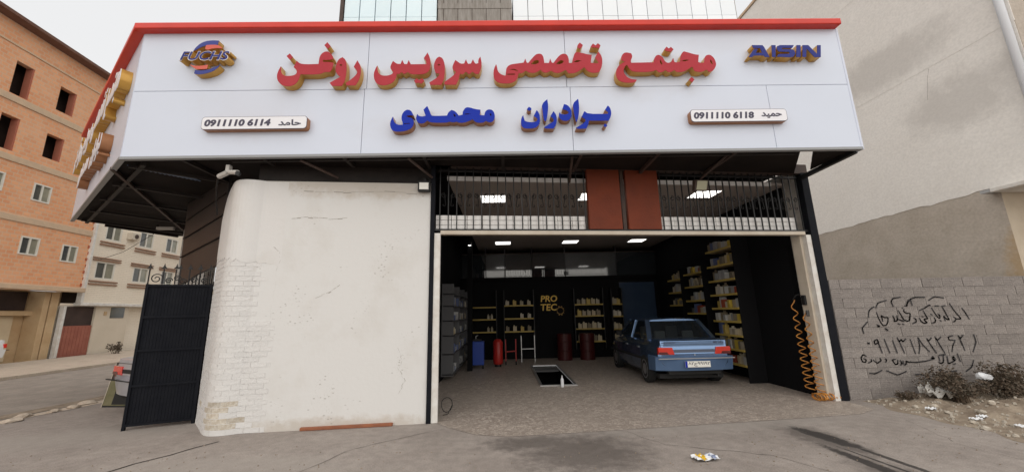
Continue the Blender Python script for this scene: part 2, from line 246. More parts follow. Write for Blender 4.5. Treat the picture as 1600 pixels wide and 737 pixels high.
# ------------------------------------------------------------ builders
class MB:
    def __init__(s): s.v = []; s.f = []
    def add(s, vs, fs):
        o = len(s.v); s.v += [tuple(v) for v in vs]; s.f += [tuple(i + o for i in f) for f in fs]; return s
    def box(s, x0, x1, y0, y1, z0, z1):
        return s.add([(x0,y0,z0),(x1,y0,z0),(x1,y1,z0),(x0,y1,z0),(x0,y0,z1),(x1,y0,z1),(x1,y1,z1),(x0,y1,z1)],
                     [(0,3,2,1),(4,5,6,7),(0,1,5,4),(1,2,6,5),(2,3,7,6),(3,0,4,7)])
    def hexa(s, p): return s.add(p, [(0,3,2,1),(4,5,6,7),(0,1,5,4),(1,2,6,5),(2,3,7,6),(3,0,4,7)])
    def bar(s, a, b, w_, h_=None):
        a = Vector(a); b = Vector(b); h_ = h_ or w_; d = (b - a).normalized(); up = Vector((0, 0, 1)) if abs(d.z) < .95 else Vector((0, 1, 0))
        x = d.cross(up).normalized() * w_ / 2; y = x.cross(d).normalized() * h_ / 2
        return s.hexa([a-x-y, a+x-y, a+x+y, a-x+y, b-x-y, b+x-y, b+x+y, b-x+y])
    def tube(s, pts, r, n=6, cap=True):
        pts = [Vector(p) for p in pts]; rings = []; px = None
        for i, p in enumerate(pts):
            d = (pts[min(i+1, len(pts)-1)] - pts[max(i-1, 0)]).normalized()
            if px is None: up = Vector((0, 0, 1)) if abs(d.z) < .9 else Vector((0, 1, 0)); px = d.cross(up).normalized()
            px = (px - d * px.dot(d)).normalized(); py = d.cross(px); rr = r[i] if isinstance(r, (list, tuple)) else r
            rings.append([p + px * math.cos(2*math.pi*k/n) * rr + py * math.sin(2*math.pi*k/n) * rr for k in range(n)])
        vs = [v for q in rings for v in q]; fs = []
        for i in range(len(rings)-1):
            for k in range(n): fs.append((i*n+k, i*n+(k+1)%n, (i+1)*n+(k+1)%n, (i+1)*n+k))
        if cap: fs += [tuple(range(n-1, -1, -1)), tuple((len(rings)-1)*n+k for k in range(n))]
        return s.add(vs, fs)
    def lathe(s, prof, cx=0, cy=0, n=16, axis='z'):
        vs = []; fs = []
        for (r, z) in prof:
            for k in range(n):
                a = 2*math.pi*k/n; p = (r*math.cos(a), r*math.sin(a), z)
                if axis == 'x': p = (z, p[0], p[1])
                if axis == 'y': p = (p[0], z, p[1])
                vs.append((p[0]+cx, p[1]+cy, p[2]))
        for i in range(len(prof)-1):
            for k in range(n): fs.append((i*n+k, i*n+(k+1)%n, (i+1)*n+(k+1)%n, (i+1)*n+k))
        return s.add(vs, fs + [tuple(range(n-1, -1, -1)), tuple((len(prof)-1)*n+k for k in range(n))])
    def prism(s, poly, y0, y1):     # poly in x,z
        n = len(poly)
        return s.add([(x, y0, z) for x, z in poly] + [(x, y1, z) for x, z in poly],
                     [tuple(range(n)), tuple(range(2*n-1, n-1, -1))] + [(i, n+i, n+(i+1)%n, (i+1)%n) for i in range(n)])
    def prismz(s, poly, z0, z1):    # poly in x,y
        n = len(poly)
        return s.add([(x, y, z0) for x, y in poly] + [(x, y, z1) for x, y in poly],
                     [tuple(range(n-1, -1, -1)), tuple(range(n, 2*n))] + [(i, (i+1)%n, n+(i+1)%n, n+i) for i in range(n)])
    def quad(s, a, b, c, d): return s.add([a, b, c, d], [(0, 1, 2, 3)])
    def mesh(s, name, m, smooth=False, fix=True):
        me = bpy.data.meshes.new(name); me.from_pydata(s.v, [], s.f)
        if fix:
            bm = bmesh.new(); bm.from_mesh(me); bmesh.ops.recalc_face_normals(bm, faces=bm.faces); bm.to_mesh(me); bm.free()
        me.materials.append(m)
        if smooth:
            for p in me.polygons: p.use_smooth = True
        me.update(); return me
    def build(s, name, m, parent=None, smooth=False, bevel=0, loc=None, fix=True):
        return link(name, s.mesh(name, MT[m] if isinstance(m, str) else m, smooth, fix), parent, bevel, loc)
def link(name, me, parent=None, bevel=0, loc=None):
    o = bpy.data.objects.new(name, me); C.objects.link(o); o.parent = parent
    if loc: o.location = loc
    if bevel:
        b = o.modifiers.new('bevel', 'BEVEL'); b.width = bevel; b.segments = 2; b.limit_method = 'ANGLE'
    return o
def tag(o, label=None, cat=None, group=None, kind=None):
    if label: o['label'] = label
    if cat: o['category'] = cat
    if group: o['group'] = group
    if kind: o['kind'] = kind
    return o
def thing(name, label, cat, loc=(0, 0, 0), rz=0, group=None):
    o = bpy.data.objects.new(name, None); C.objects.link(o); o.location = loc; o.rotation_euler = (0, 0, rz); o.empty_display_size = .2
    return tag(o, label, cat, group)
def copy_tree(o, parent=None):
    c = o.copy(); C.objects.link(c); c.parent = parent
    for ch in list(o.children): copy_tree(ch, c)
    return c
def struct(o): o['kind'] = 'structure'; return o
def chaikin(poly):
    n = len(poly); out = []
    for i in range(n):
        p = Vector(poly[i]); a = Vector(poly[i-1]); b = Vector(poly[(i+1) % n]); d1 = p - a; d2 = b - p
        if d1.length < 1e-6 or d2.length < 1e-6: continue
        if d1.angle(d2) > math.radians(52): out.append(tuple(p))
        else: out.append(tuple(p - d1 * .25)); out.append(tuple(p + d2 * .25))
    return out
def curve_mesh(loops, depth, m, name='letter'):
    cu = bpy.data.curves.new(name, 'CURVE'); cu.dimensions = '2D'; cu.fill_mode = 'BOTH'; cu.extrude = depth / 2
    for lp in loops:
        sp = cu.splines.new('POLY'); sp.points.add(len(lp) - 1); sp.use_cyclic_u = True
        for q, (x, z) in zip(sp.points, lp): q.co = (x, z, 0, 1)
    o = bpy.data.objects.new('tmp', cu); me = bpy.data.meshes.new_from_object(o); bpy.data.objects.remove(o); bpy.data.curves.remove(cu)
    me.transform(Matrix.Rotation(math.pi/2, 4, 'X')); me.materials.clear(); me.materials.append(m); me.name = name
    return me
def text_mesh(body, x0, x1, z0, z1, m, depth=.004, bold=0., shear=0., y=0., keep=False):
    cu = bpy.data.curves.new('t', 'FONT'); cu.body = body; cu.size = 1; cu.extrude = .01; cu.offset = bold; cu.shear = shear; cu.resolution_u = 3
    o = bpy.data.objects.new('tmp', cu); me = bpy.data.meshes.new_from_object(o); bpy.data.objects.remove(o); bpy.data.curves.remove(cu)
    xs = [v.co.x for v in me.vertices]; ys = [v.co.y for v in me.vertices]
    a, b, c, d = min(xs), max(xs), min(ys), max(ys); kx = (x1-x0)/(b-a); kz = (z1-z0)/(d-c)
    if keep: kx = kz
    for v in me.vertices: v.co = (x0 + (v.co.x-a)*kx, y - v.co.z/.01*depth/2, z0 + (v.co.y-c)*kz)
    me.materials.clear(); me.materials.append(m); return me
GLYPHS=[["red",[[[-2.313,5.627],[-2.365,5.512],[-2.3,5.427],[-2.311,5.378],[-2.374,5.302],[-2.474,5.222],[-2.456,5.181],[-2.317,5.179],[-2.267,5.273],[-2.244,5.398],[-2.254,5.525]]]],["red",[[[-2.555,5.687],[-2.609,5.656],[-2.641,5.585],[-2.653,5.486],[-2.642,5.416],[-2.6,5.36],[-2.562,5.336],[-2.727,5.229],[-2.686,5.174],[-2.532,5.172],[-2.489,5.261],[-2.474,5.414],[-2.48,5.541],[-2.502,5.641]],[[-2.595,5.549],[-2.571,5.562],[-2.545,5.539],[-2.569,5.525]]]],["red",[[[-3.52,5.533],[-3.548,5.467],[-3.57,5.384],[-3.554,5.287],[-3.498,5.217],[-3.434,5.182],[-3.347,5.174],[-3.265,5.207],[-3.217,5.283],[-3.198,5.387],[-3.158,5.382],[-2.899,5.38],[-2.816,5.425],[-2.741,5.42],[-2.707,5.459],[-2.691,5.586],[-2.742,5.6],[-2.86,5.604],[-2.863,5.641],[-2.782,5.636],[-2.698,5.654],[-2.713,5.714],[-2.768,5.779],[-2.819,5.797],[-2.88,5.773],[-2.924,5.702],[-2.928,5.567],[-3.205,5.562],[-3.279,5.627],[-3.318,5.514],[-3.266,5.465],[-3.256,5.409],[-3.292,5.367],[-3.401,5.354],[-3.464,5.369],[-3.509,5.425]]]],["red",[[[-2.817,5.964],[-2.862,5.909],[-2.804,5.841],[-2.758,5.891]]]],["red",[[[-3.401,5.763],[-3.449,5.714],[-3.39,5.646],[-3.345,5.696]]]],["red",[[[-0.337,5.676],[-0.372,5.62],[-0.37,5.558],[-0.409,5.544],[-0.434,5.572],[-0.456,5.628],[-0.489,5.552],[-0.532,5.545],[-0.55,5.573],[-0.569,5.632],[-0.599,5.553],[-0.654,5.546],[-0.741,5.619],[-0.789,5.506],[-0.782,5.444],[-0.727,5.403],[-0.763,5.341],[-0.913,5.221],[-0.904,5.177],[-0.725,5.173],[-0.683,5.273],[-0.666,5.368],[-0.617,5.359],[-0.574,5.404],[-0.519,5.358],[-0.464,5.403],[-0.41,5.357],[-0.361,5.365],[-0.326,5.447],[-0.314,5.571]]]],["red",[[[-1.0,5.682],[-1.048,5.654],[-1.081,5.564],[-1.084,5.482],[-1.055,5.385],[-0.988,5.371],[-1.018,5.31],[-1.151,5.217],[-1.136,5.176],[-0.961,5.174],[-0.92,5.275],[-0.905,5.411],[-0.912,5.549],[-0.944,5.653]],[[-1.028,5.534],[-1.003,5.55],[-0.979,5.533],[-1.003,5.515]]]],["red",[[[-1.99,5.532],[-2.023,5.464],[-2.042,5.368],[-2.025,5.273],[-1.979,5.199],[-1.882,5.172],[-1.787,5.19],[-1.717,5.236],[-1.681,5.31],[-1.672,5.378],[-1.631,5.374],[-1.602,5.405],[-1.553,5.373],[-1.499,5.406],[-1.443,5.368],[-1.286,5.363],[-1.201,5.382],[-1.148,5.441],[-1.136,5.551],[-1.153,5.676],[-1.192,5.758],[-1.251,5.656],[-1.209,5.607],[-1.205,5.548],[-1.455,5.547],[-1.492,5.624],[-1.516,5.552],[-1.559,5.553],[-1.596,5.628],[-1.62,5.556],[-1.675,5.554],[-1.744,5.612],[-1.788,5.503],[-1.762,5.447],[-1.73,5.413],[-1.746,5.372],[-1.818,5.346],[-1.902,5.347],[-1.958,5.381],[-1.983,5.45]]]],["red",[[[-1.357,5.297],[-1.395,5.249],[-1.366,5.209],[-1.316,5.218],[-1.275,5.195],[-1.232,5.251],[-1.272,5.296],[-1.312,5.263]]]],["red",[[[-0.082,5.537],[-0.118,5.461],[-0.131,5.351],[-0.114,5.256],[-0.048,5.198],[0.061,5.183],[0.171,5.196],[0.246,5.249],[0.27,5.334],[0.279,5.369],[0.334,5.368],[0.397,5.415],[0.445,5.377],[0.543,5.369],[0.634,5.426],[0.678,5.375],[0.74,5.374],[0.803,5.41],[0.851,5.373],[0.936,5.362],[1.04,5.422],[1.084,5.357],[1.208,5.362],[1.344,5.467],[1.395,5.391],[1.479,5.359],[1.579,5.372],[1.628,5.457],[1.652,5.583],[1.638,5.681],[1.592,5.752],[1.532,5.64],[1.587,5.544],[1.54,5.532],[1.456,5.547],[1.482,5.689],[1.402,5.704],[1.242,5.752],[1.203,5.727],[1.159,5.601],[1.156,5.545],[1.1,5.546],[1.101,5.63],[1.077,5.7],[1.028,5.722],[0.952,5.694],[0.846,5.549],[0.822,5.556],[0.798,5.63],[0.772,5.549],[0.698,5.55],[0.695,5.634],[0.673,5.704],[0.624,5.726],[0.555,5.705],[0.438,5.553],[0.414,5.56],[0.391,5.634],[0.364,5.56],[0.253,5.543],[0.141,5.528],[0.079,5.466],[0.071,5.363],[0.064,5.326],[-0.009,5.35],[-0.057,5.405],[-0.068,5.488]],[[0.125,5.431],[0.183,5.45],[0.244,5.437],[0.28,5.391],[0.243,5.413],[0.189,5.43]],[[0.087,5.36],[0.218,5.361],[0.217,5.342],[0.086,5.341]],[[0.481,5.531],[0.532,5.593],[0.588,5.607],[0.619,5.586],[0.598,5.544],[0.548,5.524]],[[0.888,5.527],[0.941,5.589],[0.985,5.6],[1.019,5.582],[0.994,5.54],[0.944,5.523]],[[1.169,5.563],[1.233,5.601],[1.307,5.586],[1.237,5.556]]]],["red",[[[1.299,5.922],[1.255,5.868],[1.253,5.833],[1.289,5.808],[1.321,5.825],[1.347,5.875]]]],["red",[[[1.514,5.902],[1.473,5.845],[1.503,5.824],[1.554,5.83],[1.609,5.806],[1.638,5.865],[1.597,5.908],[1.556,5.866]]]],["red",[[[2.057,5.734],[2.002,5.715],[1.962,5.655],[1.962,5.588],[2.019,5.561],[1.976,5.542],[1.901,5.483],[1.859,5.405],[1.85,5.313],[1.875,5.229],[1.959,5.186],[2.063,5.176],[2.152,5.186],[2.187,5.232],[2.104,5.242],[2.036,5.272],[1.989,5.338],[1.977,5.404],[2.012,5.482],[2.046,5.502],[2.084,5.416],[2.139,5.372],[2.433,5.369],[2.513,5.405],[2.55,5.361],[2.603,5.36],[2.666,5.399],[2.704,5.365],[2.751,5.364],[2.814,5.398],[2.845,5.361],[2.964,5.365],[3.111,5.458],[3.143,5.376],[3.246,5.354],[3.342,5.403],[3.378,5.36],[3.439,5.373],[3.503,5.454],[3.516,5.533],[3.494,5.614],[3.442,5.674],[3.388,5.675],[3.342,5.642],[3.317,5.535],[3.267,5.523],[3.222,5.543],[3.248,5.676],[3.18,5.684],[3.088,5.718],[3.007,5.743],[2.968,5.712],[2.935,5.632],[2.926,5.552],[2.853,5.537],[2.83,5.547],[2.817,5.623],[2.782,5.547],[2.721,5.528],[2.676,5.555],[2.649,5.635],[2.594,5.682],[2.546,5.676],[2.505,5.623],[2.485,5.544],[2.118,5.54],[2.111,5.574],[2.149,5.653],[2.133,5.713]],[[2.595,5.593],[2.618,5.569],[2.63,5.505],[2.608,5.503],[2.59,5.542]],[[3.425,5.588],[3.455,5.547],[3.455,5.497],[3.432,5.508],[3.42,5.548]],[[2.938,5.559],[3.002,5.592],[3.078,5.583],[3.022,5.558]]]],["red",[[[2.729,5.833],[2.686,5.782],[2.709,5.752],[2.756,5.744],[2.791,5.734],[2.841,5.781],[2.801,5.828],[2.764,5.798]]]],["red",[[[3.081,5.274],[3.03,5.223],[3.077,5.174],[3.122,5.222]]]],["blue",[[[-1.465,4.751],[-1.416,4.721],[-1.384,4.646],[-1.444,4.655],[-1.502,4.64],[-1.466,4.617],[-1.407,4.607],[-1.377,4.558],[-1.382,4.474],[-1.43,4.417],[-1.54,4.38],[-1.681,4.38],[-1.73,4.434],[-1.745,4.511],[-1.73,4.582],[-1.703,4.633],[-1.688,4.555],[-1.657,4.51],[-1.603,4.49],[-1.55,4.493],[-1.548,4.528],[-1.574,4.599],[-1.563,4.677],[-1.518,4.739]],[[-1.531,4.516],[-1.439,4.52],[-1.439,4.507],[-1.527,4.502]]]],["blue",[[[-1.175,4.809],[-1.233,4.744],[-1.195,4.64],[-1.23,4.627],[-1.301,4.635],[-1.326,4.674],[-1.345,4.609],[-1.334,4.557],[-1.304,4.516],[-1.227,4.509],[-1.169,4.558],[-1.109,4.522],[-0.861,4.519],[-0.826,4.538],[-0.767,4.522],[-0.71,4.536],[-0.672,4.514],[-0.589,4.517],[-0.53,4.54],[-0.461,4.572],[-0.411,4.514],[-0.304,4.509],[-0.257,4.541],[-0.198,4.512],[-0.138,4.533],[-0.111,4.606],[-0.124,4.685],[-0.159,4.731],[-0.219,4.739],[-0.267,4.7],[-0.28,4.635],[-0.351,4.642],[-0.339,4.733],[-0.411,4.741],[-0.53,4.782],[-0.578,4.769],[-0.619,4.704],[-0.619,4.652],[-0.679,4.637],[-0.733,4.712],[-0.792,4.735],[-0.84,4.7],[-0.863,4.639],[-1.088,4.634],[-1.112,4.652],[-1.137,4.724]],[[-0.766,4.671],[-0.738,4.66],[-0.724,4.617],[-0.75,4.621]],[[-0.196,4.664],[-0.172,4.663],[-0.167,4.629],[-0.19,4.63]],[[-0.601,4.658],[-0.554,4.673],[-0.488,4.663],[-0.554,4.651]]]],["blue",[[[1.679,4.783],[1.628,4.709],[1.677,4.664],[1.665,4.636],[1.358,4.64],[1.3,4.689],[1.249,4.592],[1.312,4.542],[1.294,4.493],[1.152,4.405],[1.177,4.387],[1.313,4.391],[1.347,4.459],[1.361,4.525],[1.675,4.521],[1.716,4.597],[1.727,4.674],[1.712,4.741]]]],["blue",[[[1.616,4.472],[1.589,4.447],[1.592,4.42],[1.621,4.412],[1.647,4.439]]]],["blue",[[[1.211,4.904],[1.125,4.826],[1.125,4.726],[1.154,4.516],[1.165,4.505],[1.197,4.571],[1.221,4.725],[1.219,4.87]]]],["blue",[[[0.982,4.815],[0.952,4.726],[1.017,4.709],[1.051,4.672],[1.034,4.642],[0.973,4.632],[0.923,4.643],[0.914,4.679],[0.892,4.641],[0.895,4.585],[0.928,4.539],[0.997,4.522],[1.059,4.543],[1.093,4.605],[1.099,4.682],[1.071,4.76],[1.032,4.8]]]],["blue",[[[0.812,4.695],[0.759,4.609],[0.806,4.565],[0.808,4.521],[0.651,4.423],[0.67,4.399],[0.8,4.398],[0.844,4.466],[0.86,4.553],[0.851,4.63]]]],["blue",[[[0.721,4.904],[0.631,4.821],[0.637,4.71],[0.651,4.545],[0.675,4.52],[0.698,4.544],[0.722,4.687],[0.732,4.798]]]],["blue",[[[0.546,4.717],[0.497,4.618],[0.554,4.568],[0.541,4.524],[0.483,4.509],[0.403,4.513],[0.354,4.532],[0.34,4.582],[0.331,4.634],[0.3,4.582],[0.291,4.506],[0.301,4.438],[0.35,4.405],[0.46,4.403],[0.541,4.424],[0.591,4.502],[0.594,4.6],[0.58,4.667]]]],["blue",[[[0.423,4.774],[0.392,4.733],[0.424,4.705],[0.462,4.723],[0.463,4.751]]]],["navy",[[[-4.951,5.823],[-4.92,5.894],[-4.858,5.965],[-4.781,6.007],[-4.679,6.024],[-4.569,6.017],[-4.575,5.939],[-4.668,5.943],[-4.749,5.931],[-4.829,5.905],[-4.894,5.858]]]],["logored",[[[-4.752,5.924],[-4.667,5.935],[-4.568,5.929],[-4.518,5.902],[-4.482,5.864],[-4.555,5.873],[-4.657,5.862],[-4.716,5.838],[-4.758,5.859]]]],["logored",[[[-4.964,5.578],[-4.891,5.555],[-4.779,5.552],[-4.671,5.572],[-4.679,5.497],[-4.79,5.49],[-4.868,5.502]]]],["navy",[[[-4.871,5.486],[-4.788,5.476],[-4.678,5.488],[-4.591,5.523],[-4.5,5.568],[-4.519,5.524],[-4.583,5.467],[-4.66,5.433],[-4.768,5.408],[-4.84,5.411],[-4.877,5.423]]]],["aisin",[[[4.159,5.849],[4.336,5.847],[4.358,5.81],[4.418,5.626],[4.346,5.626],[4.323,5.656],[4.17,5.657],[4.125,5.626],[4.07,5.629],[4.186,5.78],[4.245,5.779],[4.201,5.703],[4.306,5.702],[4.29,5.792],[4.171,5.796]]]],["aisin",[[[4.487,5.846],[4.557,5.845],[4.521,5.625],[4.462,5.625]]]],["aisin",[[[4.864,5.843],[4.628,5.845],[4.579,5.824],[4.564,5.771],[4.589,5.724],[4.757,5.717],[4.769,5.701],[4.755,5.679],[4.582,5.679],[4.541,5.63],[4.759,5.617],[4.822,5.627],[4.86,5.684],[4.856,5.742],[4.813,5.764],[4.658,5.767],[4.646,5.781],[4.662,5.794],[4.827,5.79]]]],["aisin",[[[4.909,5.842],[4.977,5.842],[4.938,5.621],[4.865,5.622]]]],["aisin",[[[5.01,5.841],[5.105,5.841],[5.225,5.671],[5.256,5.839],[5.318,5.839],[5.276,5.618],[5.172,5.613],[5.065,5.777],[5.032,5.62],[4.971,5.621]]]]]
STROKES=[[[6.594,0.997],[6.531,0.966],[6.541,0.912],[6.612,0.942],[6.594,0.997],[6.609,0.91],[6.637,0.76]],[[6.724,0.994],[6.774,0.757]],[[6.869,0.973],[6.907,0.754]],[[6.965,1.021],[6.981,0.945],[7.032,0.987],[7.049,0.943],[7.119,0.995]],[[6.982,0.966],[7.038,0.751]],[[7.191,0.983],[7.231,0.736]],[[7.295,0.734],[7.34,0.872],[7.34,1.012]],[[7.34,1.012],[7.399,0.881],[7.494,0.761]],[[7.496,0.993],[7.517,0.943],[7.584,1.0]],[[7.498,0.976],[7.557,0.845],[7.613,0.737]],[[7.656,1.011],[7.68,0.954],[7.764,1.013]],[[7.661,0.994],[7.71,0.863],[7.763,0.734]],[[7.987,1.03],[7.889,1.006],[7.894,0.956],[8.011,0.947]],[[7.995,0.932],[7.937,0.858],[7.895,0.752]],[[8.083,1.028],[8.105,0.973],[8.177,1.036]],[[8.087,1.017],[8.112,0.897],[8.134,0.768]],[[6.692,1.543],[6.747,1.631],[6.919,1.672]],[[7.02,1.558],[6.995,1.648],[7.042,1.703],[7.187,1.723]],[[7.274,1.597],[7.365,1.685],[7.466,1.717],[7.64,1.713]],[[7.365,1.685],[7.372,1.573]],[[7.696,1.655],[7.818,1.72],[7.987,1.694]],[[6.518,1.38],[6.556,1.501],[6.663,1.565]],[[6.377,1.099],[6.364,1.197],[6.49,1.304]],[[8.277,1.508],[8.322,1.418],[8.362,1.306]],[[8.37,1.043],[8.38,0.912],[8.276,0.743]],[[8.249,0.605],[8.184,0.491],[8.063,0.42]],[[7.577,0.463],[7.665,0.409],[7.897,0.435]],[[7.449,0.446],[7.344,0.385],[7.143,0.39]],[[6.999,0.446],[6.828,0.388],[6.644,0.465]],[[6.569,0.477],[6.432,0.418],[6.335,0.431]],[[6.408,0.947],[6.438,0.919]],[[6.408,0.926],[6.448,0.94]],[[6.685,1.465],[6.698,1.374],[6.726,1.279],[6.76,1.227],[6.816,1.237],[6.857,1.291],[6.879,1.37],[6.813,1.367],[6.76,1.408],[6.763,1.349],[6.765,1.301]],[[6.647,1.253],[6.662,1.209],[6.693,1.22],[6.669,1.241]],[[6.783,1.183],[6.829,1.151]],[[6.786,1.175],[6.823,1.139]],[[6.973,1.4],[6.989,1.344],[6.978,1.297],[7.022,1.307],[7.049,1.334],[7.048,1.402]],[[7.057,1.334],[7.106,1.313],[7.159,1.293]],[[7.09,1.492],[7.127,1.404],[7.158,1.324],[7.218,1.295],[7.263,1.314],[7.281,1.369],[7.3,1.432],[7.234,1.434],[7.188,1.466],[7.201,1.506]],[[7.036,1.26],[7.073,1.243]],[[7.113,1.254],[7.142,1.238]],[[7.17,1.531],[7.189,1.522]],[[7.229,1.569],[7.275,1.568],[7.282,1.6],[7.324,1.672]],[[7.347,1.352],[7.383,1.327],[7.375,1.28],[7.303,1.254]],[[7.479,1.478],[7.598,1.523],[7.685,1.57],[7.709,1.565]],[[7.549,1.477],[7.575,1.396],[7.601,1.332],[7.533,1.326],[7.541,1.294],[7.576,1.266],[7.522,1.251],[7.472,1.28],[7.448,1.351]],[[7.503,1.374],[7.525,1.362]],[[7.67,1.41],[7.7,1.397]],[[7.722,1.353],[7.739,1.305],[7.717,1.266],[7.655,1.252]],[[7.715,1.521],[7.751,1.432],[7.788,1.352],[7.826,1.335],[7.834,1.383],[7.805,1.415]],[[7.817,1.3],[7.837,1.283]],[[7.914,1.549],[7.947,1.452],[7.977,1.34],[7.993,1.308],[7.952,1.309],[7.902,1.373],[7.913,1.286]],[[7.931,1.548],[7.984,1.559]],[[7.79,1.555],[7.856,1.552]],[[8.068,1.594],[8.114,1.48],[8.184,1.367],[8.211,1.315],[8.12,1.317],[8.081,1.357]],[[8.12,1.317],[8.084,1.274],[8.049,1.267]],[[7.982,0.723],[8.006,0.584]],[[7.932,0.626],[7.896,0.679],[7.877,0.627],[7.921,0.609],[7.818,0.566],[7.778,0.556],[7.787,0.681]],[[7.862,0.548],[7.912,0.552]],[[7.633,0.679],[7.638,0.605]],[[7.727,0.711],[7.7,0.586],[7.645,0.559],[7.615,0.588]],[[7.645,0.702],[7.77,0.713]],[[7.529,0.682],[7.496,0.648],[7.551,0.647],[7.529,0.682]],[[7.537,0.641],[7.363,0.605],[7.201,0.592],[7.069,0.601],[7.036,0.619],[7.024,0.568],[6.984,0.552]],[[6.977,0.626],[6.976,0.569]],[[6.93,0.633],[6.95,0.587],[6.923,0.553]],[[6.883,0.64],[6.874,0.577],[6.828,0.561],[6.786,0.642],[6.849,0.652]],[[6.664,0.668],[6.689,0.644],[6.662,0.605]],[[6.575,0.681],[6.589,0.635],[6.507,0.592],[6.446,0.65]],[[6.413,0.662],[6.417,0.628],[6.351,0.601]],[[6.339,0.715],[6.284,0.745],[6.236,0.689],[6.247,0.626],[6.305,0.614],[6.325,0.653],[6.282,0.677]]]
# ============================================================ GROUND
def sheet(name, polys, z, m):
    mb = MB()
    for p in polys: mb.add([(x, y, z) for x, y in p], [tuple(range(len(p)))])
    return struct(mb.build(name, m, fix=False))
FY0 = 5.35
# the apron is one sheet with the workshop's floor cut out of it
gx0, gx1, gy0, gy1 = -1.7, 5.75, 6.25, 14.2
sheet('ground', [[(-250,-150),(250,-150),(250,gy0),(-250,gy0)], [(-250,gy1),(250,gy1),(250,300),(-250,300)], [(-250,gy0),(gx0,gy0),(gx0,gy1),(-250,gy1)], [(gx1,gy0),(250,gy0),(250,gy1),(gx1,gy1)]], 0, 'concrete')
px0, px1, py0, py1 = .78, 1.5, 8.75, 11.9
front = [(-1.06, 6.1), (-.85, 5.85), (-.45, 5.5), (0, 5.37), (.92, 5.46), (2, 5.57), (3.74, 5.76), (5.3, 5.95), (5.75, 6.2)]
sheet('workshop_floor', [front + [(5.75, 6.85), (5.75, py0), (gx0, py0), (gx0, 6.1)], [(gx0,py0),(px0,py0),(px0,py1),(gx0,py1)], [(px1,py0),(gx1,py0),(gx1,py1),(px1,py1)], [(gx0,py1),(gx1,py1),(gx1,gy1),(gx0,gy1)]], .004, 'floor')
pit = MB(); pit.quad((px0,py0,0),(px0,py1,0),(px0,py1,-1.5),(px0,py0,-1.5)).quad((px1,py0,0),(px1,py1,0),(px1,py1,-1.5),(px1,py0,-1.5)).quad((px0,py0,-1.5),(px1,py0,-1.5),(px1,py1,-1.5),(px0,py1,-1.5)).quad((px0,py0,0),(px1,py0,0),(px1,py0,-1.5),(px0,py0,-1.5)).quad((px0,py1,0),(px1,py1,0),(px1,py1,-1.5),(px0,py1,-1.5))
pit_o = thing('inspection_pit', 'rectangular inspection pit sunk in the workshop floor left of the blue car', 'pit', (0, 0, 0))
pit.build('pit_wall', 'black', pit_o)
MB().box(px0-.05, px0, py0-.05, py1+.05, .004, .03).box(px1, px1+.05, py0-.05, py1+.05, .004, .03).box(px0, px1, py0-.05, py0, .004, .029).box(px0, px1, py1, py1+.05, .004, .029).build('pit_rim', 'steel', pit_o)
MB().box(px0+.02, px1-.02, py1-.75, py1-.02, -.06, -.02).build('cover_plate', 'shelfwhite', pit_o)
tag(MB().lathe([(.03,0),(.035,.05),(.035,.16),(.012,.2),(.012,.24)], 1.2, 8.6, 10).build('bottle', 'plastic'), 'small white bottle standing at the near edge of the inspection pit', 'bottle')
# street, kerbs and far pavement (a street running away along +Y)
def wav(x, y, a): return x + a * (math.sin(y*1.7) * .5 + math.sin(y*.6+1) * .5)
def strip(name, xl, xr, y0, y1, z, m, al=0, ar=0, step=.5):
    mb = MB(); y = y0
    while y < y1:
        s = max(step, (abs(y) * .08)); y2 = min(y1, y + s)
        mb.quad((wav(xl(y), y, al), y, z), (wav(xr(y), y, ar), y, z), (wav(xr(y2), y2, ar), y2, z), (wav(xl(y2), y2, al), y2, z)); y = y2
    return struct(mb.build(name, m, fix=False))
stL = lambda y: -14.55 - .085 * (y - 12); stR = lambda y: -8.75 + .0 * y
strip('street', stL, stR, -60, 120, .004, 'asphalt', 0, .12)
strip('gutter_dirt', lambda y: -8.95, lambda y: -8.55, -60, 60, .008, 'dirt', .13, .14)
strip('gutter_edge', lambda y: -8.5, lambda y: -8.2, -60, 60, .006, 'pavement', .1, .2)
far = MB()
for i in range(60):
    y0 = -30 + i * 1.5; y1 = y0 + 1.49
    far.hexa([(stL(y0)-.18, y0, 0), (stL(y0), y0, 0), (stL(y1), y1, 0), (stL(y1)-.18, y1, 0), (stL(y0)-.18, y0, .1), (stL(y0), y0, .1), (stL(y1), y1, .1), (stL(y1)-.18, y1, .1)])
struct(far.build('far_kerb', 'pavement', bevel=.01))
strip('far_pavement', lambda y: -19.95 - .0834*(y-19.13), lambda y: stL(y)-.19, -30, 60, .09, 'pavement')
mbg = MB(); pts = [(-4.75, 4.1), (-4.35, 4.58), (-4.28, 4.8), (-4.1, 5.05), (-4.0, 5.3), (-3.86, 5.52)]
for a, b in zip(pts, pts[1:]):
    w_ = .012; mbg.quad((a[0]-w_, a[1], .004), (a[0]+w_, a[1], .004), (b[0]+w_, b[1], .004), (b[0]-w_, b[1], .004))
struct(mbg.build('ground_crack', 'black', fix=False))
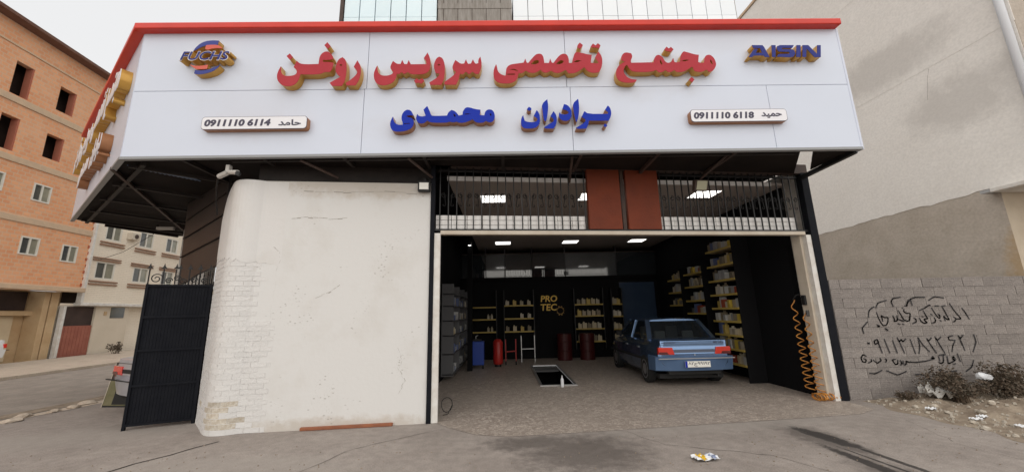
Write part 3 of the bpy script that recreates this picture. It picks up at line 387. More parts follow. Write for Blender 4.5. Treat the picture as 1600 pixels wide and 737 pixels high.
# dirt verge under the block wall
verge = [(5.82, 6.66), (6.05, 6.52), (6.4, 6.3), (6.25, 6.0), (6.15, 5.6), (6.1, 5.2), (6.02, 4.7), (5.9, 4.0), (6.0, 3.0), (5.9, 0), (6, -6), (14, -6), (14, 6.7), (9.8, 6.7), (7.5, 6.69)]
vb = MB(); N_ = 44
def inside(x, y, P):
    c = False
    for i in range(len(P)):
        (x1, y1), (x2, y2) = P[i], P[i-1]
        if (y1 > y) != (y2 > y) and x < (x2-x1)*(y-y1)/(y2-y1)+x1: c = not c
    return c
def vz(x, y):
    e = min(1, max(0, (x - 6.1) / .9)); return .006 + e * (.10 + .05*math.sin(x*5.1+y*3) + .04*math.sin(y*7.3-x*2) + .03*math.sin(x*13+y*11))
xs = [6.0 + i*.1 for i in range(60)]; ys = [3.0 + j*.1 for j in range(38)]
idx = {}
for i, x in enumerate(xs):
    for j, y in enumerate(ys):
        xx = x + (.06*math.sin(y*9) + .05*math.sin(y*4) if i < 3 else 0); idx[i, j] = len(vb.v); vb.v.append((xx, min(y, 6.74), vz(xx, y) * (1 if i else .3)))
for i in range(len(xs)-1):
    for j in range(len(ys)-1): vb.f.append((idx[i,j], idx[i+1,j], idx[i+1,j+1], idx[i,j+1]))
struct(vb.build('dirt_verge', 'dirt', smooth=True, fix=False))
# ============================================================ WORKSHOP BUILDING (local frame: x along the front, y inwards)
O = Vector((-1.06, 6.12, 0)); RZ = math.atan2(.64, 6.74)
B = thing('garage_building', 'low oil change workshop with whitewashed left wall and wide open bay', 'building', O, RZ)
H0 = 2.9
# --- front left wall: plaster over brick
fw = MB(); nx, nz = 16, 14
fw.box(-2.80, -.17, 0, .25, 0, 3.78)
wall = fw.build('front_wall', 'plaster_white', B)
cor_l = Vector((-4.96, 6.51, 0)); cor_r = Vector((-4.16, 5.66, 0))
Mi = (Matrix.Translation(O) @ Matrix.Rotation(RZ, 4, 'Z')).inverted()
lc = Mi @ cor_r; ll = Mi @ cor_l          # chamfer ends in local coordinates
def chf(t, d=0, z=0):                      # point on the chamfered corner: t metres from its near edge
    L_ = (ll - lc).to_2d().length; u = (ll - lc).to_2d() / L_; nrm = Vector((u.y, -u.x));
    if nrm.y > 0: nrm = -nrm
    p = lc.to_2d() + u * t + nrm * d; return (p.x, p.y, z)
CL = (ll - lc).to_2d().length
# near edge strip between chamfer and front wall (rounded)
rnd_pts = [(lc.x + (-3.02 - lc.x) * t, lc.y * (1-t)) for t in (0, 1)]
cw = MB(); k_ = 14; pr = []
for i in range(k_ + 1):
    t = i / k_; a = Vector(chf(.3)[:2]); b = lc.to_2d(); c = Vector((-2.80, 0)); p = (1-t)**2*a + 2*t*(1-t)*b + t*t*c; pr.append(p)
outer = [Vector(chf(CL - q*(CL-.3)/6)[:2]) for q in range(6)] + pr
odist = [0]
for a, b in zip(outer, outer[1:]): odist.append(odist[-1] + (b-a).length)
def tz(s): return min(3.78, 3.30 + .46 * (1 - math.exp(-s/.22)) + .03*s)
def top_z(i): return tz(odist[i])
inn = [p + Vector((.12, .22)) for p in outer]
for i in range(len(outer)-1):
    a, b, c, d = outer[i], outer[i+1], inn[i+1], inn[i]; za = top_z(i); zb = top_z(i+1)
    cw.hexa([(a.x,a.y,0),(b.x,b.y,0),(c.x,c.y,0),(d.x,d.y,0),(a.x,a.y,za),(b.x,b.y,zb),(c.x,c.y,zb),(d.x,d.y,za)])
MT['corner_plaster'] = mat('corner_wall_paint', (.70, .69, .68), (.61, .585, .55), 1.3, .8, .2, 16, cut=(.5, .85))
corner = cw.build('corner_wall', 'corner_plaster', B)
# upper coat of plaster on the corner, proud of the brickwork
path = outer + [Vector((-2.45, 0))]
plen = [0]
for a, b in zip(path, path[1:]): plen.append(plen[-1] + (b - a).length)
def along(s, d):
    s = max(0, min(plen[-1] - 1e-4, s))
    for i in range(len(path)-1):
        if s <= plen[i+1]:
            u = (path[i+1]-path[i]).normalized(); nn = Vector((u.y, -u.x)); p = path[i] + u * (s - plen[i]) + nn * d; return p, u, nn
uc = MB(); NS = 34
prev = None
for i in range(NS + 1):
    s = plen[-1] * i / NS; p, u, nn = along(s, .009 * min(1, (plen[-1]-s)/.5) + .0005); zb = 2.62 - .12 * s + U(-.03, .03)
    zt = tz(s) - .015
    cur = [(p.x, p.y, zb), (p.x, p.y, zt), ((p - nn*.03).x, (p-nn*.03).y, zb)]
    if prev: uc.quad(prev[0], cur[0], cur[1], prev[1]); uc.quad(prev[2], cur[2], cur[0], prev[0])
    prev = cur
uc.build('plaster_coat', 'corner_plaster', B, smooth=True)
# bricks, painted white, on the corner below the coat
bl, bh = .215, .0745
nb = 0
def curved_brick(s0, s1, z0, z1, proud, m):
    mb = MB(); ns = 3; fr = []; bk_ = []
    for q in range(ns+1):
        s = s0 + (s1-s0)*q/ns; p, u, nn = along(s, 0); a = p + nn*proud; b = p - nn*.03; fr.append(a); bk_.append(b)
    c = (fr[0]+fr[-1])/2
    for q in range(ns):
        a, b, c2, d = fr[q]-c, fr[q+1]-c, bk_[q+1]-c, bk_[q]-c; h = z1-z0
        if q == 0: mb.quad((a.x,a.y,0),(d.x,d.y,0),(d.x,d.y,h),(a.x,a.y,h))
        if q == ns-1: mb.quad((b.x,b.y,0),(c2.x,c2.y,0),(c2.x,c2.y,h),(b.x,b.y,h))
        mb.quad((a.x,a.y,0),(b.x,b.y,0),(b.x,b.y,h),(a.x,a.y,h)); mb.quad((a.x,a.y,0),(b.x,b.y,0),(c2.x,c2.y,0),(d.x,d.y,0)); mb.quad((a.x,a.y,h),(b.x,b.y,h),(c2.x,c2.y,h),(d.x,d.y,h))
    return link('brick', mb.mesh('brick', m), B, loc=(c.x, c.y, z0))
for row in range(35):
    s = .006; first = bl/2 if row % 2 else bl
    smax = plen[-1] - .05 - .15 * math.sin(row*1.3)**2 - (.3 if row > 20 else 0)
    while s < smax and nb < 298:
        e_ = s + first; first = bl; z = row*bh; c_ = (s+e_)/2
        bare = (row in (1, 2, 3, 4, 5) and .95 < c_ < 1.45 and rnd() < .85) or rnd() < .008
        curved_brick(s+.003, e_-.003, z+.003, z+bh-.004, .0045 + U(-.002, .002), MT['brickbare'] if bare else MT['brickpaint']); nb += 1
        s = e_
MB().box(-3.0, -.17, .14, .2, 3.6, 4.12).build('upper_wall_sheet', 'dark', B)
#MB().prismz([chf(CL, -.1)[:2], chf(-.2, -.1)[:2], (-3.0, .14), (-3.0, .2), chf(-.1, -.2)[:2], chf(CL, -.16)[:2]], 3.6, 4.12).build('upper_wall_sheet', 'dark', B)
for (pts) in ([(-2.9, 2.74), (-2.75, 2.73), (-2.62, 2.70), (-2.5, 2.64), (-2.47, 2.5), (-2.52, 2.3), (-2.5, 2.0), (-2.53, 1.6), (-2.5, 1.3)], [(-2.35, 3.16), (-2.1, 3.18), (-1.8, 3.15), (-1.5, 3.17)], [(-2.2, 3.62), (-1.6, 3.60), (-1.1, 3.63), (-.4, 3.6)], [(-.62, 1.1), (-.55, .95), (-.6, .8), (-.5, .62), (-.58, .45)], [(-1.9, 1.9), (-1.7, 1.97), (-1.55, 2.08)]):
    cr = MB()
    for (xa, za), (xb, zb_) in zip(pts, pts[1:]):
        n_c = 4
        for q in range(n_c):
            x0_, z0_ = xa+(xb-xa)*q/n_c, za+(zb_-za)*q/n_c; x1_, z1_ = xa+(xb-xa)*(q+1)/n_c, za+(zb_-za)*(q+1)/n_c
            w2 = U(.001, .006); jx, jz = U(-.012, .012), U(-.012, .012)
            cr.quad((x0_+jx, -.003, z0_-w2+jz), (x1_+jx, -.003, z1_-w2+jz), (x1_+jx, -.003, z1_+w2+jz), (x0_+jx, -.003, z0_+w2+jz))
    cr.build('plaster_crack', 'hair', B, fix=False)['kind'] = 'stuff'
# base strip of terracotta below the wall
MB().box(-1.95, -.65, -.05, .0, .0, .045).build('base_tile', mat('terracotta_edge', (.32, .12, .06), (.24, .09, .05), 8, .8), B, bevel=.01)
# --- posts and trims of the opening
MB().box(-.17, -.10, -.03, .12, 0, 4.1).build('left_post', 'navy', B, bevel=.005)
MB().box(-.10, -.0, -.012, .10, 0, H0+.02).build('left_door_trim', 'whitetrim', B, bevel=.004)
MB().box(6.80, 6.95, -.03, .12, 0, 4.12).build('right_post', 'navy', B, bevel=.005)
MB().box(6.70, 6.80, -.012, .12, 0, H0).build('right_door_trim', 'whitetrim', B, bevel=.004)
MB().box(6.65, 6.70, .08, .27, 0, H0).build('door_jamb', 'cream', B, bevel=.004)
MB().box(0, 6.70, -.01, .10, H0, H0+.065).build('door_lintel', 'cream', B, bevel=.004)
MB().box(-.17, 6.95, .02, .10, H0+.065, H0+.10).build('grille_sill', 'iron', B)
MB().box(-.17, 6.95, -.03, .12, 4.1, 4.28).build('top_beam', 'rust', B)
# white slat band behind the bars
for j in range(3):
    z = H0 + .10 + j*.085
    for (a_, b_, n_) in ((-.09, 2.55, 10), (3.92, 6.64, 10)):
        for q in range(n_):
            w1 = (b_-a_)/n_; MB().box(a_+q*w1+.004, a_+(q+1)*w1-.004, .085+U(-.003,.003), .12, z, z+.078).build('slat', 'slat', B, bevel=.003)
    MB().box(3.18, 3.28, .2+.012*j, .24+.012*j, z, z+.08).build('slat', 'slat', B, bevel=.003)
# terracotta ribbed panels
for (a, b) in ((2.57, 3.17), (3.29, 3.9)):
    MB().box(a, b, .0, .08, H0+.10, 4.1).build('red_panel', 'terracotta', B)
    n = 40
    rb = MB()
    for i in range(n):
        z = H0 + .11 + i * (1.08 / n); rb.box(a+.004, b-.004, -.004, 0, z, z+.018)
    rb.build('panel_ribs', 'terracotta', B)
MB().box(3.2, 3.26, .03, .09, H0+.1, 4.1).build('mullion', 'rust', B)
# iron grilles: each bar and scroll
bar_me = MB().box(-.009, .009, -.009, .009, 0, 4.1-(H0+.10)).mesh('grille_bar', MT['iron'])
def scroll_mesh(flip):
    pts = []
    for k in range(17): a = 2.9 - k * 7.6 / 16; r = .014 + .034 * k / 16; pts.append((.066 + r*math.cos(a), 0, .20 + r*math.sin(a)))
    x, _, z = pts[-1]; ex, ez = .095, .035
    for k in range(1, 6): t_ = k/6; pts.append((x + (ex - x)*t_, 0, z + (ez - z)*t_ + .0))
    for k in range(9): a = .3 - k * 4.8 / 8; r = .030 - .018 * k / 8; pts.append((.066 + r*math.cos(a), 0, .035 + r*math.sin(a)))
    if flip: pts = [(.133 - p[0], p[1], p[2]) for p in pts]
    return MB().tube(pts, .0075, 4).mesh('scroll', MT['iron'])
scs = [scroll_mesh(False), scroll_mesh(True)]
for (a, b, n) in ((-.02, 2.52, 19), (3.97, 6.74, 21)):
    for i in range(n):
        x = a + (b - a) * i / (n - 1)
        o = link('grille_bar', bar_me, B); o.location = (x, .05, H0+.10)
        if i < n - 1:
            s_ = link('scroll', scs[i % 2], B); s_.location = (x, .05, H0 + .49)
    MB().box(a-.03, b+.03, .035, .065, 4.02, 4.05).build('grille_rail', 'iron', B)
# --- interior shell
IN = lambda x, y: (Mi @ Vector((x, y, 0))).to_2d()
def wallbox(name, x0, x1, y0, y1, z0, z1, m, par=None):   # world-aligned box kept as a child of the building
    mb = MB().box(x0, x1, y0, y1, z0, z1); o = mb.build(name, m, B); o.matrix_parent_inverse = B_inv; return o
bpy.context.view_layer.update(); B_inv = B.matrix_world.inverted()
BY = 13.8
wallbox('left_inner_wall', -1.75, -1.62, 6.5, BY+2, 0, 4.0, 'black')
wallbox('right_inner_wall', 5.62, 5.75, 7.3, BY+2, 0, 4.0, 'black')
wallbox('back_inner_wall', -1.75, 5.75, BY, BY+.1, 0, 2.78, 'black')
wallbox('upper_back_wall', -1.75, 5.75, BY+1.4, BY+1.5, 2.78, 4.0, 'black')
def slanted(name, x0, x1, d0, z0, z1, m, y1=None, d1=None):
    f = lambda x, d: 6.12 + .095*(x+1.06) + d
    o = MB().prismz([(x0, f(x0, d0)), (x1, f(x1, d0)), (x1, y1 or f(x1, d1)), (x0, y1 or f(x0, d1))], z0, z1).build(name, m, B); o.matrix_parent_inverse = B_inv
slanted('inner_ceiling', -1.0, 5.62, .30, 3.97, 4.02, 'ceil', BY+1.4)
wallbox('ceiling_border', -1.62, -1.0, 6.4, BY+1.4, 3.99, 4.02, 'black')
slanted('ceiling_edge', -1.0, 5.3, .26, 3.94, 4.02, 'slat', None, .30)
wallbox('mezzanine_floor', -1.75, 5.75, BY-.05, BY+1.4, 2.78, 2.86, 'black')
for (a, b, m) in ((-1.6,-.72,'blackgloss'), (-.68,-.02,'greyglass'), (.02,.98,'blackgloss'), (1.02,2.2,'blackgloss'), (2.24,4.1,'greyglass'), (4.14,5.6,'blackgloss')):
    wallbox('mezzanine_pane', a, b, BY-.03, BY-.01, 2.87, 3.72, m)
for x in (-.70, 0, 1.0, 2.22, 4.12): wallbox('mezzanine_mullion', x-.018, x+.018, BY-.05, BY, 2.86, 3.97, 'iron')
wallbox('mezzanine_rail', -1.6, 5.6, BY-.06, BY-.02, 3.72, 3.75, 'rust')
wallbox('left_inner_column', -1.12, -.98, 11.2, 11.35, 0, 3.97, 'black')
# roof slab over the workshop
slanted('roof_slab', -4.0, 5.70, .14, 4.29, 4.40, 'dark', BY+1.6)
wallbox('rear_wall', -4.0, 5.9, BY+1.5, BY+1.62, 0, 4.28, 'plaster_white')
wallbox('right_outer_wall', 5.75, 5.88, 6.9, BY+1.6, 0, 4.28, 'mortar')
# --- ceiling light panels
def light(x, y, lab, par=None):
    t = thing('ceiling_light', lab, 'ceiling light', (x, y, 3.955), 0, 'square light panels in the workshop ceiling')
    MB().box(-.27, .27, -.25, .25, 0, .012).build('frame', 'slat', t); MB().box(-.25, .25, -.23, .23, -.006, -.001).build('diffuser', 'emit', t); return t
l0 = light(-.22, 7.6, 'lit square ceiling panel behind the left iron grille')
for x, y, lab in ((1.86, 7.55, 'lit ceiling panel mostly hidden behind the red ribbed panels'), (4.23, 7.52, 'lit square ceiling panel behind the right iron grille and floodlight'),
                  (-.05, 12.74, 'lit ceiling panel below the lintel, leftmost of the far row'), (2.28, 12.74, 'lit ceiling panel below the lintel, middle of the far row'), (4.6, 12.73, 'lit ceiling panel below the lintel, rightmost of the far row')):
    c = copy_tree(l0); c.location = (x, y, 3.955); c['label'] = lab
sp = thing('spotlight', 'tiny bright spotlight on the dark column at the upper left of the bay', 'spotlight', (-1.05, 11.15, 3.62))
MB().lathe([(.05, 0), (.05, .1)], n=12).build('housing', 'iron', sp); MB().lathe([(.045, -.012), (.045, -.002)], n=12).build('lens', 'emit', sp)
# ============================================================ INTERIOR FURNITURE
K_ = (BY - .15) / 13.0
def bk(x, z): return x * K_, 1.6 + (z - 1.6) * K_
bottle_me = MB().lathe([(.045, 0), (.05, .01), (.05, .15), (.02, .19), (.02, .22)], n=8).mesh('oil_bottle', MT['oil'], smooth=False)
jug_me = MB().box(-.065, .065, -.04, .04, 0, .17).box(-.05, -.005, -.02, .02, .17, .21).mesh('oil_jug', MT['oil'])
box_me = MB().box(-.07, .07, -.06, .06, 0, .16).mesh('carton', MT['tan'])
wbox_me = MB().box(-.07, .07, -.06, .06, 0, .2).mesh('carton', MT['whitebox'])
def put(me, name, x, y, z, rz, s, label, cat, group):
    o = bpy.data.objects.new(name, me); C.objects.link(o); o.location = (x, y, z); o.rotation_euler = (0, 0, rz); o.scale = s if isinstance(s, tuple) else (s, s, s)
    return tag(o, label, cat, group)
ORD = ['first', 'second', 'third', 'fourth', 'fifth', 'sixth', 'seventh', 'eighth', 'ninth', 'tenth', 'eleventh', 'twelfth', 'thirteenth', 'fourteenth', 'fifteenth', 'sixteenth'] + ['rearmost'] * 20
LEV = ['bottom', 'second lowest', 'third lowest', 'fourth lowest', 'fifth lowest', 'sixth lowest', 'seventh lowest', 'eighth lowest', 'top']
units = [(-1.28, -.33, (1.80, 1.40, .99), 'wall shelf unit behind the blue machine at the back left', 0),
         (-.04, .94, (1.84, 1.41, .99), 'wall shelf unit left of the dark gold-lettered poster', 1),
         (2.34, 3.3, (1.83, 1.45, 1.03, .62), 'wall shelf unit right of the dark poster, full of oil jugs', 2),
         (3.62, 3.95, (1.82, 1.42, 1.0, .62), 'narrow wall shelf unit beside the blue wall panel', 2)]
for (a, b, zs, lab, fill) in units:
    (ax, _), (bx, _) = bk(a, 1), bk(b, 1); t = thing('shelf_unit', lab, 'shelf unit', ((ax+bx)/2, BY-.02, 0)); W = (bx-ax)/2
    MB().box(-W-.03, -W, -.28, 0, .3, 2.4).build('upright', 'iron', t); MB().box(W, W+.03, -.28, 0, .3, 2.4).build('upright', 'iron', t)
    for z in zs:
        z2 = bk(0, z)[1]; MB().box(-W, W, -.28, 0, z2-.03, z2).build('shelf', 'shelf', t); MB().box(-W, W, -.292, -.28, z2-.035, z2+.01).build('shelf_edge', 'yellow', t)
    for i, z in enumerate(zs):
        z2 = bk(0, z)[1] + .002
        if fill == 2:
            n = 5 if W > .3 else 2
            for k in range(n):
                put(jug_me, 'oil_jug', (ax+bx)/2 - W*.85 + (k+.5)*W*1.7/n, BY-.2, z2, U(-.1,.1), U(.9,1.15), 'oil jug, %s from left, %s shelf, %s unit right of the poster' % (ORD[k], ('top', 'second', 'third', 'lowest')[i], 'wide' if n == 5 else 'narrow'), 'oil jug', 'oil jugs in rows on the back wall shelves')
        elif fill == 1:
            for k in (range(4) if i != 1 else (2, 3)):
                put(jug_me, 'oil_jug', (ax+bx)/2 - W*.8 + k*W*.5, BY-.2, z2, U(-.3,.3), U(.8,1), 'oil jug, %s from the left on the %s shelf left of the dark poster' % (ORD[k], ('top', 'middle', 'bottom')[i]), 'oil jug', 'oil jugs left of the dark poster')
        elif i in (1, 2):
            for k in (0, 1): put(bottle_me, 'oil_bottle', (ax+bx)/2 + W*(.45+.25*k), BY-.2, z2, 0, .8, 'small bottle, %s of two on the %s shelf of the back left unit' % (('left', 'right')[k], ('top', 'middle', 'bottom')[i]), 'bottle', 'small bottles on the back left shelves')
# dark poster PRO TEC with gear
p0 = bk(1.11, 1.1); p1 = bk(2.04, 2.25)
po = thing('wall_poster', 'dark wall panel lettered PRO TEC in gold with a gear', 'poster', (0, BY-.02, 0))
MB().box(p0[0], p1[0], -.03, 0, p0[1], p1[1]).build('board', 'black', po)
X0, X1 = p0[0]+.05, p1[0]
for s_, a, b, c, d in (('PRO', .06, .66, .88, 1.11), ('TEC', .05, .64, .57, .81)):
    link('lettering', text_mesh(s_, X0+a, X0+b, p0[1]+c, p0[1]+d, MT['goldprint'], .004, .02, .1, -.034), po)
gm = MB()
for k in range(10):
    a = k*math.pi/5; cx, cz = X1-.17, p0[1]+.56; gm.bar((cx+.13*math.cos(a), -.036, cz+.13*math.sin(a)), (cx+.17*math.cos(a), -.036, cz+.17*math.sin(a)), .045, .006)
for k in range(20):
    a = k*math.pi/10; b = a+math.pi/10; gm.bar((X1-.17+.12*math.cos(a), -.036, p0[1]+.56+.12*math.sin(a)), (X1-.17+.12*math.cos(b), -.036, p0[1]+.56+.12*math.sin(b)), .006, .025)
gm.build('gear_emblem', mat('dull_gold_print', (.35, .20, .04), None, rough=.5), po)
# blue panel
a = bk(3.97, .43); b = bk(5.2, 2.8)
bp = thing('wall_panel', 'dark blue glossy wall panel behind the parked blue car', 'wall panel', (0, BY-.02, 0))
MB().box(a[0], b[0], -.05, 0, .35, 2.6).build('panel', 'bluewall', bp, bevel=.01)
# left gondola shelving (white)
t = thing('goods_rack', 'white rack of packaged goods against the left workshop wall', 'rack', (-1.6, 9.6, 0))
MB().box(0, .03, 0, 3.8, .12, 2.35).build('back_panel', 'shelfwhite', t)
for z in (.15, .62, 1.06, 1.42, 1.78, 2.08): MB().box(.03, .30, 0, 3.8, z, z+.025).build('shelf', 'shelfwhite', t)
for y in (0, 1.2, 2.5, 3.77): MB().box(.03, .30, y, y+.03, .12, 2.35).build('divider', 'shelfwhite', t)
for iz, z in enumerate((.176, .646, 1.086, 1.446, 1.806)):
    y = 9.72; kk = 0
    while y < 13.2:
        if rnd() < .75:
            d = rnd() < .35
            put(bottle_me if d else wbox_me, 'bottle' if d else 'carton', -1.6+.2, y, z, U(-.1,.1), (U(.7,1.2), U(.6,1.0), U(.5,1.2)), '%s, %s from the front, %s shelf of left rack' % ('bottle' if d else 'carton', ORD[kk], LEV[iz]), 'bottle' if d else 'carton', 'goods on the white rack')
            kk += 1
        y += U(.13, .22)
# right wall shelving bays
bays = [(8.42, 9.52, (.36, .68, .99, 1.30, 1.6, 1.92, 2.26, 2.62, 3.0), 'shelf bay nearest the door on the right wall, full of cartons'),
        (9.85, 10.85, (1.48, 1.82, 2.2, 2.56), 'middle shelf bay on the right workshop wall'),
        (11.1, 11.95, (1.72, 2.1, 2.48), 'farthest shelf bay on the right workshop wall')]
for ib, (ya, yb, zs, lab) in enumerate(bays):
    t = thing('shelf_bay', lab, 'shelves', (5.6, ya, 0))
    for iz, z in enumerate(zs):
        kk = 0
        MB().box(-.40, 0, 0, yb-ya, z-.03, z).build('shelf', 'shelf', t); MB().box(-.412, -.40, 0, yb-ya, z-.035, z+.012).build('shelf_edge', 'yellow', t)
        y = ya + .12
        while y < yb - .08:
            if rnd() < .92:
                kk += 1; c = random.choice((0, 0, 1, 2)); me = (box_me, wbox_me, jug_me)[c]
                put(me, ('carton', 'carton', 'oil_jug')[c], 5.6-.28+U(-.03,.03), y, z+.002, math.pi/2+U(-.15,.15), (U(.8,1.0), U(.9,1.3), U(.8,1.35)), '%s, %s from front, %s shelf, %s bay of right wall' % (('carton', 'tall carton', 'oil jug')[c], ORD[kk-1], LEV[iz], ('nearest', 'middle', 'farthest')[ib]), ('carton', 'carton', 'oil jug')[c], 'goods on the right wall shelves')
            y += U(.115, .165)
    MB().box(-.40, 0, -.02, 0, max(.01, zs[0]-.6), zs[-1]+.3).build('side_panel', 'black', t)
# oil drainer (blue), red tanks, trolley
t = thing('blue_machine', 'tall blue wheeled oil drain machine at the back left', 'machine', (-.87, 11.8, 0))
MB().box(-.2, .2, -.18, .18, .1, .78).build('cabinet', 'bluepaint', t, bevel=.02); MB().box(-.15, .12, -.1, .1, .78, .84).build('top_tray', 'iron', t, bevel=.01)
MB().tube([(-.05, 0, .84), (-.05, 0, .92), (.02, 0, .95)], .012).build('spout', 'steel', t)
for sx in (-.17, .17): MB().lathe([(.05, -.02), (.05, .02)], n=10, axis='x').build('wheel', 'rubber', t, loc=(sx, -.12, .05))
t = thing('red_tank', 'upright red cylinder tank right of the blue machine', 'tank', (-.26, 12.0, 0))
MB().lathe([(.14, .08), (.15, .12), (.15, .72), (.10, .80), (.03, .82)], n=18).build('cylinder', 'redpaint', t, smooth=True); MB().lathe([(.1, 0), (.1, .08)], n=12).build('foot', 'iron', t)
t = thing('hose_reel_trolley', 'red framed trolley with hose beside the red tank', 'trolley', (.12, 12.3, 0))
for x in (-.14, .18): MB().bar((x, 0, .1), (x, 0, .78), .03).build('leg', 'redpaint', t)
MB().bar((-.14, 0, .4), (.18, 0, .42), .03).build('crossbar', 'redpaint', t); MB().lathe([(.06, -.02), (.06, .02)], n=10, axis='x').build('wheel', 'rubber', t, loc=(-.14, 0, .06)); MB().lathe([(.06, -.02), (.06, .02)], n=10, axis='x').build('wheel', 'rubber', t, loc=(.18, 0, .06))
t = thing('steel_stand', 'thin steel stand in front of the back shelves', 'stand', (.72, 12.9, 0))
for x in (-.22, .22): MB().bar((x, 0, 0), (x, 0, .85), .022).build('leg', 'steel', t)
MB().bar((-.22, 0, .42), (.22, 0, .42), .022).build('crossbar', 'steel', t)
for x, lab in ((1.98, 'dark red drum standing below the gold lettered poster'), (2.75, 'dark red drum below the oil jug shelves')):
    t = thing('red_drum', lab, 'drum', (x, 13.2, 0)); MB().lathe([(.24, 0), (.25, .02), (.25, .3), (.262, .31), (.25, .32), (.25, .6), (.262, .61), (.25, .62), (.25, .86)], n=20).build('barrel', mat('dark_red_drum', (.055, .005, .005), None, rough=.5), t, smooth=False)
    MB().lathe([(.03, .86), (.03, .89)], n=8).build('bung', 'iron', t)
# ============================================================ CARS
def smoothme(me): 
    for p in me.polygons: p.use_smooth = True
def make_car(name, label, loc, rz, paint, plate=None, W=.80, Lc=4.25, badge=True):
    t = thing(name, label, 'car', loc, rz); P = MT[paint]
    # body: cross-sections (y, half width, z under, z shoulder, z deck)
    st = [(.0, .70, .40, .72, .93), (.05, .755, .36, .74, .965), (.30, W-.015, .31, .78, .975), (.62, W, .22, .80, .975), (1.2, W, .20, .80, .93), (2.2, W, .20, .79, .92), (3.0, W, .20, .77, .90), (3.5, W-.02, .22, .74, .84), (3.95, W-.05, .26, .68, .76), (Lc-.06, W-.10, .32, .60, .68), (Lc, W-.16, .38, .56, .62)]
    vs = []; fs = []; n = 12
    for (y, w_, zu, zs_, zd) in st:
        ring = [(-w_*.86, zu), (-w_*.97, zu+.10), (-w_, (zu+zs_)/2), (-w_*.985, zs_-.04), (-w_*.955, zs_+.03), (-w_*.88, zd-.012), (w_*.88, zd-.012), (w_*.955, zs_+.03), (w_*.985, zs_-.04), (w_, (zu+zs_)/2), (w_*.97, zu+.10), (w_*.86, zu)]
        vs += [(x, y, z) for x, z in ring]
    for i in range(len(st)-1):
        for k in range(n): fs.append((i*n+k, (i+1)*n+k, (i+1)*n+(k+1)%n, i*n+(k+1)%n))
    fs += [tuple(range(n)), tuple((len(st)-1)*n+k for k in range(n-1, -1, -1))]
    body = MB().add(vs, fs).build('body', P, t, smooth=True)
    em = body.modifiers.new('edge', 'EDGE_SPLIT'); em.split_angle = math.radians(38)
    # wheel arches (dark) and wheels
    for y in (.82, 3.40):
        for sx in (-1, 1):
            MB().lathe([(.335, -.015), (.335, .03)], n=24, axis='x').build('wheel_arch', 'rubber', t, loc=(sx*(W-.03), y, .33))
            wh = MB().lathe([(.24, -.085), (.285, -.085), (.30, -.06), (.30, .06), (.285, .085), (.24, .085)], n=26, axis='x').build('wheel', 'rubber', t, loc=(sx*(W-.075), y, .30), smooth=False)
            MB().lathe([(.05, sx*.090), (.16, sx*.082), (.205, sx*.088), (.21, sx*.06)], n=20, axis='x').build('rim', 'rim', wh)
    MB().box(-W+.12, W-.12, .25, Lc-.3, .16, .25).build('underbody', 'rubber', t)
    # greenhouse: points of the glass house
    zb, zr = .94, 1.345
    rw, bw = .585, .735
    rear_b, rear_t, fr_t, fr_b = .56, 1.04, 2.35, 3.05
    roof = MB(); ny = 6; ring = []
    for i in range(ny+1):
        q = i/ny; y = rear_t + (fr_t-rear_t)*q; c = .03*math.sin(q*math.pi)
        ring.append([(-rw-.02, y, zr-.02), (-rw*.8, y, zr+.015+c), (0, y, zr+.03+c), (rw*.8, y, zr+.015+c), (rw+.02, y, zr-.02)])
    for i in range(ny):
        for k in range(4): roof.quad(ring[i][k], ring[i+1][k], ring[i+1][k+1], ring[i][k+1])
    roof.quad(ring[0][0], ring[0][1], ring[0][2], (0, rear_t, zr-.03)); roof.quad(ring[0][4], ring[0][3], ring[0][2], (0, rear_t, zr-.03))
    roof.build('roof', P, t, smooth=True)
    gl = MT['carglass']
    def pane(nm, pts): return MB().add(pts, [tuple(range(len(pts)))]).build(nm, gl, t, fix=False)
    pane('rear_window', [(-bw+.06, rear_b+.04, zb+.02), (bw-.06, rear_b+.04, zb+.02), (rw-.03, rear_t-.03, zr-.02), (-rw+.03, rear_t-.03, zr-.02)])
    pane('windscreen', [(-bw+.04, fr_b, zb), (bw-.04, fr_b, zb), (rw-.02, fr_t, zr), (-rw+.02, fr_t, zr)])
    for sx in (-1, 1):
        MB().bar((sx*(bw-.01), rear_b, zb-.02), (sx*rw, rear_t, zr), .10, .05).hexa([(sx*(bw+.01), rear_b-.03, zb-.03), (sx*(bw-.04), rear_b-.03, zb-.03), (sx*(rw-.04), rear_t, zr-.01), (sx*(rw+.01), rear_t, zr-.01), (sx*(bw+.01), rear_b+.35, zb-.03), (sx*(bw-.04), rear_b+.35, zb-.03), (sx*(rw-.04), rear_t+.18, zr-.01), (sx*(rw+.01), rear_t+.18, zr-.01)]).build('rear_pillar', P, t, bevel=.006)
        MB().bar((sx*bw, 1.88, zb-.02), (sx*(rw+.01), 1.86, zr), .05, .06).build('door_pillar', P, t, bevel=.006)
        MB().bar((sx*bw, fr_b, zb-.03), (sx*rw, fr_t, zr), .06, .06).build('windscreen_pillar', P, t, bevel=.006)
        pane('side_window', [(sx*bw, rear_b+.36, zb), (sx*bw, 1.86, zb), (sx*(rw+.01), 1.86, zr-.01), (sx*(rw+.01), rear_t+.18, zr-.01)])
        pane('side_window', [(sx*bw, 1.9, zb), (sx*bw, fr_b, zb), (sx*(rw+.01), fr_t, zr-.01), (sx*(rw+.01), 1.9, zr-.01)])
        for y in (1.25, 2.2): MB().box(sx*(W-.015)-.015, sx*(W-.015)+.015, y-.08, y+.08, .73, .76).build('door_handle', 'steel', t, bevel=.005)
        MB().box(sx*(W+.02)-.07, sx*(W+.02)+.07, 2.78, 2.86, .93, 1.05).build('wing_mirror', 'rubber', t, bevel=.02)
